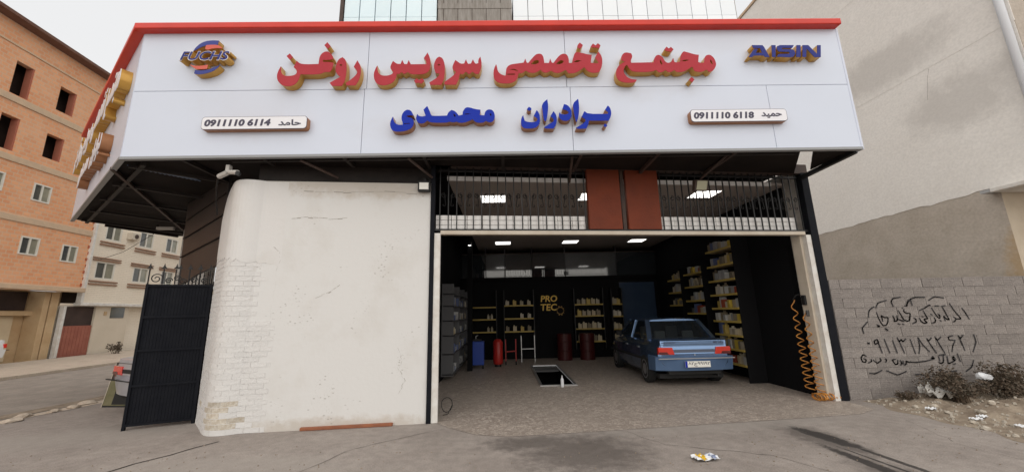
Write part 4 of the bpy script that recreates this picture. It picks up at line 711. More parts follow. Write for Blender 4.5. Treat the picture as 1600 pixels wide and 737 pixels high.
        sm = MB(); sm.bar((sx*(W+.002), .3, .52), (sx*(W+.004), 3.9, .50), .02, .05); sm.build('side_moulding', 'rubber', t)
        for y in (1.08, 1.88, 2.85): MB().box(sx*W*.99-.004, sx*W*.99+.006*sx+.004, y-.004, y+.004, .25, .78).build('door_gap', 'iron', t)
    # seats and head rests
    for x in (-.33, .33):
        MB().box(x-.13, x+.13, .98, 1.06, .92, 1.10).build('headrest', 'seat', t, bevel=.03); MB().box(x-.14, x+.14, 1.95, 2.05, .9, 1.18).build('headrest', 'seat', t, bevel=.03)
    MB().box(-.6, .6, .66, .95, .93, .945).build('parcel_shelf', 'seat', t); MB().box(-.6, .6, .95, 1.1, .5, .95).build('rear_seat', 'seat', t, bevel=.03)
    # boot lid panel, its grooves, lamps, bumper
    MB().hexa([(-.69, -.018, .665), (.69, -.018, .665), (.69, .06, .665), (-.69, .06, .665), (-.70, .012, .94), (.70, .012, .94), (.69, .10, .955), (-.69, .10, .955)]).build('boot_lid', P, t, bevel=.012)
    MB().box(-.69, .69, -.012, .01, .862, .868).build('boot_groove', 'iron', t)
    MB().box(-.43, .43, -.024, -.0, .70, .765).build('boot_trim', mat('grey_blue_trim', (.10, .12, .17), None, rough=.4) if paint == 'carblue' else MT['rubber'], t, bevel=.004)
    MB().lathe([(.014, -.03), (.014, -.02)], n=8, axis='y').build('boot_lock', 'steel', t, loc=(0, 0, .655))
    for sx in (-1, 1):
        tl = MB().prism([(sx*.76, .67), (sx*.42, .665), (sx*.46, .81), (sx*.755, .815)], -.034, .05).build('taillight', 'lamp', t, bevel=.008)
        MB().prism([(sx*.755, .675), (sx*.55, .673), (sx*.58, .72), (sx*.755, .722)], -.038, -.034).build('lower_lens', 'lampdark', tl)
    bu = MB(); pts = []
    for k in range(9):
        x = -.80 + k*.2; y = -.10 + .12*(abs(x)/.8)**3; pts.append((x, y))
    for (x0, y0), (x1, y1) in zip(pts, pts[1:]):
        bu.hexa([(x0,y0+.06,.345),(x1,y1+.06,.345),(x1,.3,.345),(x0,.3,.345),(x0,y0,.62),(x1,y1,.62),(x1,.3,.635),(x0,.3,.635)])
    for sx in (-1, 1): bu.hexa([(sx*.78,.08,.345),(sx*.815,.08,.345),(sx*.815,.5,.32),(sx*.78,.5,.32),(sx*.78,.02,.62),(sx*.815,.02,.62),(sx*.815,.5,.63),(sx*.78,.5,.63)])
    bu.build('rear_bumper', MT['carbumper'] if paint == 'carblue' else P, t)
    MB().box(-.79, .79, -.105, -.07, .585, .60).build('bumper_trim', 'rubber' if paint != 'carblue' else 'steel', t)
    MB().box(-.55, .55, .06, .2, .26, .345).build('lower_valance', 'rubber', t, bevel=.01)
    if plate:
        pl = thing('x', None, None) if False else MB().box(-.26, .26, -.125, -.105, .42, .54).build('number_plate', 'platewhite', t, bevel=.003)
        MB().box(-.26, -.215, -.128, -.125, .42, .54).build('plate_band', 'f_blue', pl)
        link('plate_text', text_mesh(plate, -.20, .25, .44, .525, MT['ink'], .002, .012, 0, -.127), pl)
    if badge:
        link('badge_lettering', text_mesh('PEUGEOT', -.66, -.38, .885, .915, MT['ink'], .002, .01, 0, -.006), t)
        link('badge_lettering', text_mesh('405 GLX', .42, .66, .885, .915, MT['ink'], .002, .01, 0, -.006), t)
    tp = MB().tube([(.45, -.02, .24), (.45, .2, .24)], .022, 8).build('exhaust_pipe', 'iron', t)
    # front lamps
    for sx in (-1, 1): MB().box(sx*.5-.14, sx*.5+.14, Lc-.04, Lc+.01, .50, .62).build('headlight', 'plastic', t, bevel=.01)
    return t
cg_ = mat('car_window_glass', (.02, .025, .03), None, rough=.03, spec=.8); n_ = cg_.node_tree
tr = n_.nodes.new('ShaderNodeBsdfTransparent'); tr.inputs[0].default_value = (.55, .6, .6, 1); mxs = n_.nodes.new('ShaderNodeMixShader'); mxs.inputs[0].default_value = .45
n_.links.new(base_of(cg_).outputs[0], mxs.inputs[1]); n_.links.new(tr.outputs[0], mxs.inputs[2]); n_.links.new(mxs.outputs[0], n_.nodes['Material Output'].inputs[0]); MT['carglass'] = cg_
car = make_car('parked_car', 'blue saloon car parked inside the workshop with its boot to the street', (3.93, 8.12, .004), math.radians(-.5), 'carblue', '\u06f8\u06f2\u062c\u06f9\u06f9\u06f1\u06f9\u06f2')
car.scale = (1, .91, 1)
car2 = make_car('parked_car', 'silver saloon with red taillight half hidden behind the navy gate leaf', (-6.44, 6.95, 0), math.radians(-27), 'carsilver', badge=False)
car3 = make_car('parked_car', 'white car on the far street side cut by the left edge of the photo', (-18.75, 14.25, .09), math.radians(184), 'carwhite', badge=False)
# ============================================================ SIGN
SY = 5.516; Z1, Z2 = 4.05, 6.30; XL, XR = -5.90, 5.76
S = thing('shop_sign', 'long white fascia sign with red cap and raised Persian lettering over the workshop', 'sign', (0, 0, 0))
def panel(x0, x1, z0, z1): MB().box(x0+.0035, x1-.0035, SY, SY+.04, z0+.0035, z1-.0035).build('panel', 'panel', S, bevel=.003)
for (x0, x1) in ((XL+.005, -2.19), (-2.19, 1.07), (1.07, XR)): panel(x0, x1, 5.195, Z2-.04)
for (x0, x1) in ((XL+.005, -2.22), (-2.22, 1.12), (1.12, 4.38), (4.38, XR)): panel(x0, x1, Z1+.03, 5.195)
MB().box(XL+.01, XR, SY+.041, SY+.06, Z1, Z2).build('backing', 'panelgrey', S)
MB().box(XL, XR+.01, SY-.012, SY+.06, Z1-.012, Z1+.028).build('bottom_trim', 'panelgrey', S)
MB().box(XL-.06, XR-.0, SY-.13, SY+.12, Z2-.05, Z2+.06).build('red_cap', 'red', S, bevel=.015)
MB().box(XR-.004, XR+.03, SY-.004, SY+.32, Z1-.01, Z2-.04).build('end_panel', 'panel', S)
LA = Vector((XL, SY)); LB = Vector((-10.68, 9.16)); ld = (LB-LA).normalized(); LL = (LB-LA).length
SB = thing('shop_sign', 'side return of the white fascia sign with gold lobed letters and red cap', 'sign', (XL, SY, 0), math.atan2(-ld.y, -ld.x))   # local x runs from far end (negative) to the corner (0)
for k in range(4): 
    a = -LL + k*LL/4; MB().box(a+.004, a+LL/4-.004, 0, .04, Z1+.03, Z2-.04).build('panel', 'panel', SB, bevel=.003)
MB().box(-LL, 0, .041, .06, Z1, Z2).build('backing', 'panelgrey', SB)
MB().box(-LL, 0, -.012, .06, Z1-.014, Z1+.028).build('bottom_trim', 'panelgrey', SB)
MB().box(-LL-.05, .0, -.13, .12, Z2-.052, Z2+.058).build('red_cap', 'red', SB, bevel=.015)
side_for = {'red': 'gold', 'blue': 'bronze', 'navy': 'gold', 'logored': 'gold', 'aisin': 'gold'}
for kind, loops in GLYPHS:
    sm = [chaikin(lp) if kind not in ('aisin',) else lp for lp in loops]; sm = [chaikin(l) if len(l) > 30 and kind not in ('aisin',) else l for l in sm]
    xs_ = [p[0] for p in loops[0]]; zs_ = [p[1] for p in loops[0]]; cx, cz = sum(xs_)/len(xs_), sum(zs_)/len(zs_)
    loc = [[(x-cx, z-cz) for x, z in l] for l in sm]
    dp = .12 if kind != 'navy' else .11
    b_ = link('letter', curve_mesh(loc, dp, MT[side_for[kind]]), S); b_.location = (cx, SY-.002-dp/2, cz)
    f_ = link('letter_face', curve_mesh(loc, .006, MT['f_'+kind], 'letter_face'), b_); f_.location = (0, -dp/2-.004, 0)
    # the return repeats the wording: same letters on the side face
    if kind in ('red', 'blue'):
        lx = (cx - 3.7) * .78 - .16 if kind == 'red' else (cx - 1.9) * .78 - 1.0
        b2 = link('letter', b_.data, SB); b2.location = (lx, -.002-dp/2, cz + (.0)); b2.scale = (.78, 1.15, 1.1)
        b2.location.y = -.071
        f2 = link('letter_face', curve_mesh(loc, .006, MT['plate'], 'letter_face'), b2); f2.location = (0, -dp/2-.004, 0)
link('letter', text_mesh('FUCHS', -5.115, -4.33, 5.628, 5.80, MT['gold'], .14, .03, .25, SY-.08), S)
link('letter_face', text_mesh('FUCHS', -5.115, -4.33, 5.628, 5.80, MT['plate'], .004, .03, .25, SY-.153), S)
link('letter_face', text_mesh('FUCHS', -5.10, -4.34, 5.638, 5.79, MT['f_aisin'], .004, .008, .25, SY-.158), S)
def rr(x0, x1, z0, z1, r, n=5):
    o = []
    for cx, cz, a0 in ((x1-r, z1-r, 0), (x0+r, z1-r, 90), (x0+r, z0+r, 180), (x1-r, z0+r, 270)):
        for k in range(n+1): a = math.radians(a0+90*k/n); o.append((cx+r*math.cos(a), cz+r*math.sin(a)))
    return o
for (x0, x1, num, nm, zoff) in ((-4.66, -3.04, '0911110 6114', '\ufeaa\ufee3\ufe8e\ufea3', 0), (3.0, 4.56, '0911110 6118', '\ufeaa\ufbff\ufee4\ufea3', .03)):
    z0, z1 = 4.465+zoff, 4.68+zoff
    pl = link('phone_plate', curve_mesh([rr(x0, x1, z0, z1, .05)], .09, MT['bronze']), S); pl.location = (0, SY-.046, 0)
    rim = link('plate_rim', curve_mesh([rr(x0, x1, z0, z1, .05)], .004, MT['ink']), pl); rim.location = (0, -.048, 0)
    fa = link('plate_face', curve_mesh([rr(x0+.008, x1-.008, z0+.008, z1-.008, .044)], .004, MT['plate']), pl); fa.location = (0, -.052, 0)
    W_ = x1-x0
    link('phone_number', text_mesh(num, x0+.05, x0+W_*.655, z0+.05, z1-.045, MT['ink'], .003, .045, .12, -.056), pl)
    link('name_lettering', text_mesh(nm, x0+W_*.73, x1-.09, z0+.055, z1-.06, MT['ink'], .003, .03, 0, -.056), pl)
# soffit and canopy structure
can = thing('canopy', 'dark steel canopy underside behind and below the fascia sign', 'canopy', (0, 0, 0))
MB().prismz([(XL+.04, SY+.05), (4.83, SY+.07), (5.58, 6.72), (-.9, 6.12), (-1.3, 9), (-4.2, 12), (-9.9, 11.35), (-10.64, 9.215)], 4.10, 4.14).build('soffit_sheet', 'soffit', can)
MB().prismz([(5.03, SY+.07), (5.74, SY+.07), (5.72, 6.5)], 4.08, 4.11).build('corner_gusset', 'soffit', can)
MB().bar((5.74, SY+.1, 4.05), (5.74, 6.88, 4.02), .07).build('end_bar', 'iron', can)
for i in range(8):
    x = -5 + i*1.25; y1 = 6.1 + .095*(x+1.06) if x > -4 else 6.6
    MB().bar((x, SY+.07, 4.06), (x, min(y1, 7) , 4.06), .05, .06).build('cross_beam', 'rust' if i > 4 else 'dark', can)
MB().bar((-4.3, SY+.16, 4.06), (4.8, SY+.16, 4.06), .05, .05).build('edge_beam', 'dark', can)
for i in range(5):
    t_ = i/4; a = LA + (LB-LA)*(.05+.9*t_); MB().bar((a.x+.1, a.y+.1, 4.05), (a.x+2.4*(1-t_*.4), a.y+1.9, 4.03), .05).build('cross_beam', 'dark', can)
MB().bar((-5.75, 5.75, 4.06), (-10.5, 9.35, 4.06), .06).build('edge_beam', 'dark', can)
MB().bar((-10.4, 9.7, 4.06), (-9.8, 11.2, 4.06), .06).build('edge_beam', 'dark', can)
MB().bar((-6.4, 5.9, 4.05), (-8.9, 10.3, 4.05), .05).build('cross_beam', 'rust', can)
# translucent corrugated strip let into the sheet
ct = MB()
for i in range(14): x = -6.15 + i*.0; 
for i in range(15):
    t_ = i/14; x = -6.13 + .55*t_; y = 5.86 + .62*t_; ct.box(x, x+.028, y, y+.16, 4.085, 4.095)
ct.build('roof_light_strip', 'tarp', can)
# diagonal pipes in front of the grilles
MB().tube([(-3.2, 5.62, 4.03), (-2.75, 5.98, 3.86)], .022).build('strut', 'rust', can)
MB().tube([(-1.5, 5.60, 4.03), (-1.2, 6.03, 3.86)], .022).build('strut', 'rust', can)
MB().tube([(1.12, 5.65, 4.05), (1.17, 6.30, 3.84)], .022).build('strut', 'rust', can)
# floodlights
fl = thing('floodlight', 'floodlight on a slanted pipe in front of the right iron grille', 'floodlight', (3.48, 6.30, 3.72), RZ)
MB().tube([(.20, -.62, .38), (.02, .0, .12)], .02).build('arm', 'rust', fl)
MB().hexa([(-.13,-.05,-.10),(.12,-.05,-.10),(.12,.03,-.08),(-.13,.03,-.08),(-.12,-.10,.09),(.13,-.10,.09),(.13,.0,.11),(-.12,.0,.11)]).build('housing', 'rust', fl, bevel=.01)
MB().quad((-.10,-.058,-.08),(.09,-.058,-.08),(.10,-.106,.07),(-.09,-.106,.07)).build('lens', 'floodglass', fl)
fl = thing('floodlight', 'small black floodlight with pale lens at the top right of the white wall', 'floodlight', (-1.33, 6.03, 3.70), RZ)
MB().box(-.10, .10, -.05, .03, -.09, .09).build('housing', 'iron', fl, bevel=.01); MB().box(-.075, .075, -.056, -.051, -.06, .055).build('lens', 'platewhite', fl); MB().box(-.02, .02, .03, .1, -.02, .16).build('bracket', 'iron', fl)
# security camera and cables at the corner
cm = thing('security_camera', 'security camera and junction box with cables above the rounded wall corner', 'security camera', (-4.3, 5.75, 3.86))
MB().tube([(.0, -.1, .0), (.17, -.16, -.03)], .035, 10).build('camera_body', 'camwhite', cm, smooth=False); MB().lathe([(.036, -.04), (.036, .0)], n=12, axis='y').build('lens', 'iron', cm, loc=(.2, -.17, -.06))
MB().tube([(-.22, -.02, -.04), (-.05, -.08, .0)], .04, 8).build('junction_box', 'camwhite', cm); MB().box(-.08, -.02, -.1, -.02, .0, .13).build('bracket', 'camwhite', cm, bevel=.01)
MB().tube([(-.25, 0, -.05), (-.45, .25, -.16), (-.62, .5, -.3), (-.66, .62, -.5)], .012).build('cable', 'iron', cm)
for (p, q, lab) in (((-5.62, 7.15, 3.74), (-5.36, 7.05, 3.52), 'short tube light slanting under the canopy left of the white wall'), ((-9.15, 9.8, 3.98), (-8.75, 9.85, 3.98), 'small tube light at the far left end of the canopy')):
    t = thing('tube_light', lab, 'light fitting', p); d_ = Vector(q) - Vector(p)
    MB().bar((0, 0, 0), d_, .07).build('housing', 'camwhite', t); MB().bar((0, 0, .0), (0, 0, 4.08-p[2]), .025).build('hanger', 'dark', t)
# hose
hz = thing('air_hose', 'coiled orange air hose hanging beside the right door jamb', 'hose', O, RZ)
def coil(x0, y0, z0, x1, y1, z1, turns, r, rt=.006):
    pts = []; n = turns*10
    for k in range(n+1):
        t_ = k/n; a = 2*math.pi*turns*t_; rr_ = r*(.7+.6*t_); pts.append((x0+(x1-x0)*t_+rr_*math.cos(a), y0+(y1-y0)*t_+rr_*.9*math.sin(a), z0+(z1-z0)*t_**.75))
    return MB().tube(pts, rt, 5)
coil(6.55, .36, 1.72, 6.575, .33, .12, 11, .058, .0095).build('hose_coil', 'orangehose', hz, smooth=True); coil(6.60, .20, 1.5, 6.61, .16, .12, 10, .055, .0095).build('hose_coil', 'orangehose', hz, smooth=True)
pts = [(6.45+.30*k/90+.05*math.sin(k*.37), .10+.12*math.sin(k*.9), .06+.055*math.cos(k*.9)) for k in range(91)]
MB().tube(pts, .010, 5).build('hose_heap', 'orangehose', hz, smooth=True)
MB().tube([(6.55, .36, 1.72), (6.57, .3, 1.80), (6.61, .25, 1.82), (6.63, .22, 1.78)], .007, 5).build('hose_end', 'rubber', hz); MB().box(6.61, 6.65, .16, .24, 1.62, 1.80).build('valve', 'iron', hz, bevel=.01)
tag(MB().box(0,.11,-.03,0,0,.11).build('socket_box', 'tan', None, bevel=.01, loc=(5.50, 6.93, 1.42)), 'small tan socket box on the right door jamb by the hose', 'socket box')
lp = [(.0+.09*math.cos(k*.42), .02*math.sin(k), .16+.11*math.sin(k*.42)) for k in range(16)] + [(.02, .0, .02), (-.06, -.02, .01)]
tag(MB().tube(lp, .006, 5).build('cable', 'rubber', None, loc=(-.98, 6.5, .01)), 'looped black cable hanging low by the left door trim', 'cable')
# ============================================================ SIDE FACADE AND GATE
ud = Vector((-4.8, 3.7)).normalized(); SF = thing('side_facade', 'dark cladding and gate opening along the left side of the workshop', 'facade', (-4.96, 6.51, 0), math.atan2(-ud.y, -ud.x))
pl_ = MB()
pl_.prism([(-.02, 2.52), (-.02, 4.1), (-2.55, 4.1), (-2.35, 2.30), (-1.9, 2.33), (-1.2, 2.44)], .02, .06).build('cladding', mat('dark_brown_sheet', (.030, .026, .026), (.04, .034, .033), 3, .5), SF)
for z in (2.9, 3.3, 3.7): MB().bar((-2.4, .0, z), (-.05, .0, z+.12), .02).build('rib', 'dark', SF)
MB().box(-.55, -.02, .05, .08, 0, 2.12).build('gate_panel', 'navy', SF)
cc = bpy.data.objects
col = tag(MB().box(-.32, .32, -.3, .3, 0, 4.08).build('white_column', 'whitetrim', None, loc=(-8.72, 10.75, 0)), 'pale grey column under the far left corner of the canopy', 'column')
col.rotation_euler = (0, 0, .3)
# gate leaf
gd = Vector((-.80, -.335)); GLn = gd.length
GT = thing('gate_leaf', 'navy blue ribbed steel gate leaf standing open at the corner', 'gate', (-4.97, 6.50, 0), math.atan2(-gd.y, -gd.x))   # local x negative outwards
MB().box(-GLn, 0, 0, .03, .05, 2.17).build('sheet', 'navy', GT)
rbm = MB()
for i in range(21):
    x = -GLn + .02 + i*(GLn-.05)/20; rbm.box(x, x+.010, -.005, 0, .06, 2.16)
rbm.build('ribs', 'navy', GT)
for z in (.05, .61, 1.13, 1.64, 2.14): MB().box(-GLn, 0, -.022, -.010, z, z+.035).build('rail', 'navy', GT)
for x in (-GLn, -.035): MB().box(x, x+.035, -.024, .03, .0, 2.18).build('stile', 'navy', GT)
def spear(h=.34): return MB().tube([(0,0,0),(0,0,h-.09)], .010, 5).prism([(-.04, h-.085), (.04, h-.085), (.012, h-.05), (0, h), (-.012, h-.05)], -.006, .006)
spm = spear().mesh('spear', MT['iron'])
for x in (-.86, -.68, -.52, -.47, -.34, -.2, -.06): link('spear', spm, GT, loc=(x, .01, 2.18))
def curl(r, turns=1.5, n=22):
    return MB().tube([((r*(1-k/n*.8))*math.cos(k/n*turns*6.283), 0, (r*(1-k/n*.8))*math.sin(k/n*turns*6.283)) for k in range(n+1)], .008, 5)
cm_ = curl(.085).mesh('scroll', MT['iron']); cm2 = curl(.05).mesh('scroll', MT['iron'])
for x, z, me in ((-.76, 2.27, cm_), (-.60, 2.24, cm2), (-.495, 2.28, cm2), (-.42, 2.23, cm2), (-.27, 2.25, cm2), (-.13, 2.24, cm2)): link('scroll', me, GT, loc=(x, .01, z))
for i in range(9): link('spear', spm, SF, loc=(-.15-.23*i, .06, 2.12)); link('scroll', cm2, SF, loc=(-.26-.23*i, .06, 2.2))
# A-frame board
ab = thing('advert_board', 'leaning dark framed advertising board beside the silver car', 'sign board', (-7.78, 7.82, 0), math.radians(-6)); 
rot = math.radians(-9)
def bd(x0, x1, y0, y1, z0, z1, nm, m, par):
    return MB().hexa([(x0+.05*z0/.8+.0, y0+.12*z0, z0), (x1+.05*z0/.8, y0+.12*z0, z0), (x1+.05*z0/.8, y1+.12*z0, z0), (x0+.05*z0/.8, y1+.12*z0, z0), (x0+.05*z1/.8, y0+.12*z1, z1), (x1+.05*z1/.8, y0+.12*z1, z1), (x1+.05*z1/.8, y1+.12*z1, z1), (x0+.05*z1/.8, y1+.12*z1, z1)]).build(nm, m, par)
bd(0, .55, 0, .02, 0, .80, 'frame', 'iron', ab); bd(.018, .53, -.004, -.001, .03, .5, 'lower_print', 'boardgreen', ab); bd(.018, .53, -.004, -.001, .505, .78, 'upper_print', 'rust', ab)
bd(.06, .4, -.008, -.005, .54, .66, 'red_print', mat('orange_print', (.20, .075, .04), (.06, .04, .035), 14, .6), ab); bd(.0, .010, -.006, -.001, 0, .8, 'edge_strip', 'cream', ab); bd(.2, .5, -.008, -.005, .05, .34, 'tyre_print', 'rubber', ab)
# ============================================================ LEFT STREET BUILDINGS  (frame: x along the street facade, y into the building)
LO = (-19.96, 19.13, 0); LR = math.atan2(.9965, -.0834)
OB = thing('brick_apartment_building', 'unfinished orange brick apartment block on the far side of the street', 'building', LO, LR)
x0b, x1b = -22., -1.06
wins_hole = [(-5.42,-4.78,10.6,12.0), (-3.76,-3.06,10.8,11.93), (-5.46,-4.84,8.33,9.7), (-3.84,-3.14,8.56,9.63), (-7.6,-6.9,10.6,12.0), (-7.6,-6.9,8.4,9.7)]
wins = [(-3.88,-3.2,6.62,7.37), (-5.6,-4.88,6.67,7.41), (-3.89,-3.2,4.36,5.1), (-2.3,-1.62,4.27,5.04), (-5.6,-4.9,4.4,5.15), (-7.6,-6.9,6.6,7.4), (-7.6,-6.9,4.36,5.1)]
def facade(par, xa, xb, za, zb, holes, m, name='wall', y0=0, y1=.25):
    xs_ = sorted({xa, xb} | {v for h in holes for v in h[:2]}); zs_ = sorted({za, zb} | {v for h in holes for v in h[2:]}); mb = MB()
    for i in range(len(xs_)-1):
        for j in range(len(zs_)-1):
            cx = (xs_[i]+xs_[i+1])/2; cz = (zs_[j]+zs_[j+1])/2
            if any(h[0] < cx < h[1] and h[2] < cz < h[3] for h in holes): continue
            mb.quad((xs_[i], y0, zs_[j]), (xs_[i+1], y0, zs_[j]), (xs_[i+1], y0, zs_[j+1]), (xs_[i], y0, zs_[j+1]))
    for h in holes:
        a, b, c, d = h; mb.quad((a,y0,c),(a,y1,c),(a,y1,d),(a,y0,d)); mb.quad((b,y0,c),(b,y1,c),(b,y1,d),(b,y0,d)); mb.quad((a,y0,c),(b,y0,c),(b,y1,c),(a,y1,c)); mb.quad((a,y0,d),(b,y0,d),(b,y1,d),(a,y1,d))
    return mb.build(name, m, par, fix=False)
facade(OB, x0b, x1b, 3.15, 13.45, wins_hole + wins, 'orange')
MB().quad((x1b, 0, 3.1), (x1b, 9, 3.1), (x1b, 9, 13.45), (x1b, 0, 13.45)).build('end_wall', 'orange', OB, fix=False)
MB().box(x0b, x1b-.01, .8, .9, 3.2, 13.4).build('room_backing', 'hole', OB)
for z in (5.62, 7.93, 10.28): MB().box(x0b, x1b+.01, -.05, .1, z, z+.26).build('floor_band', 'band', OB, bevel=.02)
MB().box(x0b, x1b+.01, -.035, .1, 12.55, 12.60).build('floor_band', 'band', OB)
MB().hexa([(x0b,-.40,13.5),(x1b+.2,-.40,13.5),(x1b+.2,.3,13.42),(x0b,.3,13.42),(x0b,-.42,13.62),(x1b+.2,-.42,13.62),(x1b+.2,.3,13.8),(x0b,.3,13.8)]).build('eave', 'soffitbrown', OB)
MB().box(x0b, x1b, .3, 9, 13.45, 13.9).build('roof', 'soffitbrown', OB)
MB().box(x0b, x1b-.15, -.32, .05, 2.95, 3.15).build('ledge', 'band', OB, bevel=.02)
for i in range(24): MB().box(x1b-.13+(.05 if i%2 else 0), x1b+.02, -.03, .02, 3.25+i*.30, 3.25+i*.30+.13).build('toothing_brick', mat('red_brick', (.42, .13, .07), None, rough=.9) if i == 0 else bpy.data.materials['red_brick'], OB)
def window(par, a, b, c, d, glass='glass', frame='upvc', mull=.5, depth=.08, curtain=True):
    f = MB(); t_ = .055
    f.box(a, b, depth-.05, depth+.02, c, c+t_).box(a, b, depth-.05, depth+.02, d-t_, d).box(a, a+t_, depth-.05, depth+.02, c+t_, d-t_).box(b-t_, b, depth-.05, depth+.02, c+t_, d-t_)
    w_ = f.build('window', frame, par); xm = a+(b-a)*mull
    MB().box(xm-.03, xm+.03, depth-.04, depth+.015, c+t_, d-t_).build('mullion', frame, w_)
    MB().box(a+t_, xm-.03, depth, depth+.01, c+t_, d-t_).build('pane', 'glassdark' if glass == 'glass' else glass, w_); MB().box(xm+.03, b-t_, depth, depth+.01, c+t_, d-t_).build('pane', glass, w_)
    return w_
for (a, b, c, d) in wins:
    window(OB, a, b, c, d, depth=.02)
for (a, b, c, d) in wins_hole: MB().box(b-.06, b+.0, .02, .28, c, d).build('window_reveal', mat('red_brick_reveal', (.40, .14, .09), None, rough=.9) if 'red_brick_reveal' not in bpy.data.materials else bpy.data.materials['red_brick_reveal'], OB)
# ground floor of the orange block: recessed shop front
MB().box(x0b, -1.0, .85, .95, 0, 3.0).build('ground_floor_wall', 'ochre', OB)
MB().box(x0b, -2.4, .80, .849, 2.15, 2.92).build('dark_transom', 'hole', OB)
MB().box(x0b, -2.3, .55, .84, 1.92, 2.12).build('beam', 'ochre', OB, bevel=.02)
for (a, b) in ((-2.33, -2.1), (-2.05, -1.72)): MB().box(a, b, .2, .84, 0, 2.95).build('pillar', 'ochre', OB, bevel=.02)
dr = MB().box(-6.4, -2.75, .78, .848, .1, 1.9).build('garage_door', 'creamgate', OB)
for a, b in ((-6.3, -4.65), (-4.55, -2.85)):
    MB().box(a, b, .765, .779, .95, 1.85).build('door_panel', 'creamgate', dr, bevel=.01); MB().prism([(a, .93), (b, .93), (b-.25, .72), (a+.25, .72)], .76, .779).build('door_moulding', 'whitetrim', dr)
# cream building
WB = thing('cream_apartment_building', 'cream brick apartment house with white framed windows beyond the orange block', 'building', LO, LR)
ww = [(-.62, .38, 3.67, 4.5), (1.44, 2.4, 3.66, 4.46), (-.44, .42, 5.62, 6.5), (1.5, 2.4, 5.6, 6.45), (3.3, 4.2, 3.66, 4.46), (3.3, 4.2, 5.6, 6.45)]
facade(WB, -1.04, 6.0, 2.45, 7.5, ww, 'whitebrick')
MB().quad((6,0,0),(6,8,0),(6,8,7.5),(6,0,7.5)).build('end_wall', 'whitebrick', WB, fix=False)
MB().box(-1.04, 6, .0, 8, 7.5, 7.6).build('roof', 'whitetrim', WB)
MB().box(-1.0, 6, .8, .9, 2.5, 7.4).build('room_backing', 'hole', WB)
for (a, b, c, d) in ww:
    window(WB, a, b, c, d, depth=.05)
    for zz, hh in ((c-.16, .06), (c-.30, .06), (d+.04, .06), (d+.16, .05)):
        if zz > 6.4 and d > 6: continue
        s_ = MB().box(a-.22, b+.22, -.07, .03, zz, zz+hh); s_.build('sill' if zz < c else 'window_head', mat('brown_moulding', (.30, .17, .11), None, rough=.8) if 'brown_moulding' not in bpy.data.materials else bpy.data.materials['brown_moulding'], WB)
MB().box(-1.1, 6.1, -.12, .2, 2.36, 2.50).build('ledge', 'whitetrim', WB, bevel=.02)
MB().box(-1.12, -1.0, -.12, .1, 2.5, 6.6).build('corner_pilaster', 'whitetrim', WB)
MB().box(-1.6, 6.0, .35, .45, 0, 2.36).build('ground_floor_wall', 'whitebrick', WB)
MB().box(-.06, 1.75, .12, .349, .0, 2.36).build('plaster_bay', mat('cream_plaster', (.68, .60, .49), (.62, .54, .43), 1, .85), WB)
rg = MB().box(-1.5, -.08, .15, .2, .05, 1.45).build('gate', 'redgate', WB); MB().box(-1.5, -.08, .2, .24, 1.45, 2.32).build('gate_transom', 'hole', rg)
MB().box(-1.62, -1.5, .05, .22, 0, 2.34).build('gate_post', 'whitetrim', rg)
for i in range(9): MB().box(-1.46+i*.155, -1.445+i*.155, .14, .15, .08, 1.42).build('gate_rib', 'redgate', rg)
MB().box(.72, 1.48, .10, .13, 1.78, 2.31).build('vent_window', 'glassdark', WB); MB().box(.38, .52, .09, .12, 1.92, 2.1).build('meter_box', 'ochre', WB)
ac = thing('air_conditioner', 'small air conditioner box between two upper windows of the cream house', 'air conditioner', (0, 0, 0)); ac.location = (Matrix.Translation(LO) @ Matrix.Rotation(LR, 4, 'Z')) @ Vector((.95, -.0, 5.85)); ac.rotation_euler = (0, 0, LR)
MB().box(-.25, .25, -.28, 0, 0, .36).build('casing', 'cream', ac, bevel=.02); MB().lathe([(.12, -.29), (.12, -.281)], n=16, axis='y').build('fan_grille', 'rust', ac, loc=(0, 0, .18))
cb = MB().tube([(-20.0+.0, 18.6, 4.55), (-17, 16.8, 4.62), (-13.5, 14.4, 4.9), (-10.1, 11.4, 4.05+.4)], .012, 4); tag(cb.build('overhead_cable', 'iron'), 'thin cable crossing the street from the cream house to the canopy', 'cable')
# weed at red gate
def leafy(name, label, loc, rx, ry, h, n, ls, m='leaf', tw=10, cat='shrub', group=None, dense=1.):
    t = thing(name, label, cat, loc, U(0, 1), group); mb = MB()
    cl_ = [(U(-.6,.6)*rx, U(-.6,.6)*ry, U(.25,.8)*h, U(.25,.5)) for _ in range(9)]
    for i in range(n):
        c = random.choice(cl_); 
        while True:
            p = Vector((U(-1,1), U(-1,1), U(-1,1)))
            if p.length < 1: break
        x = c[0] + p.x*rx*c[3]*1.1; y = c[1] + p.y*ry*c[3]*1.1; z = max(.0, c[2] + p.z*h*c[3]*1.0)
        a = Vector((U(-1,1), U(-1,1), U(-.4,1))).normalized(); b = a.cross(Vector((U(-1,1), U(-1,1), U(-1,1)))).normalized(); L_ = ls*U(.5,1.3); W2 = L_*.28; q = Vector((x, y, z))
        mb.add([q, q+a*L_*.5+b*W2, q+a*L_, q+a*L_*.5-b*W2], [(0, 1, 2, 3)])
    mb.build('foliage', m, t, fix=False)
    st_ = MB()
    for i in range(tw):
        c = random.choice(cl_); e = Vector((c[0]*U(.8,1.4), c[1]*U(.8,1.4), c[2]*U(.9,1.35))); st_.tube([(e.x*.3+U(-.05,.05), e.y*.3+U(-.05,.05), 0), e*.5+Vector((U(-.05,.05), U(-.05,.05), .03)), e], [.009, .006, .003], 4)
    st_.build('stems', 'twig', t); return t
leafy('weed', 'low dry weed growing in front of the dusty red gate', (-18.95, 19.2, .09), .35, .3, .55, 350, .09, tw=6, cat='weed')
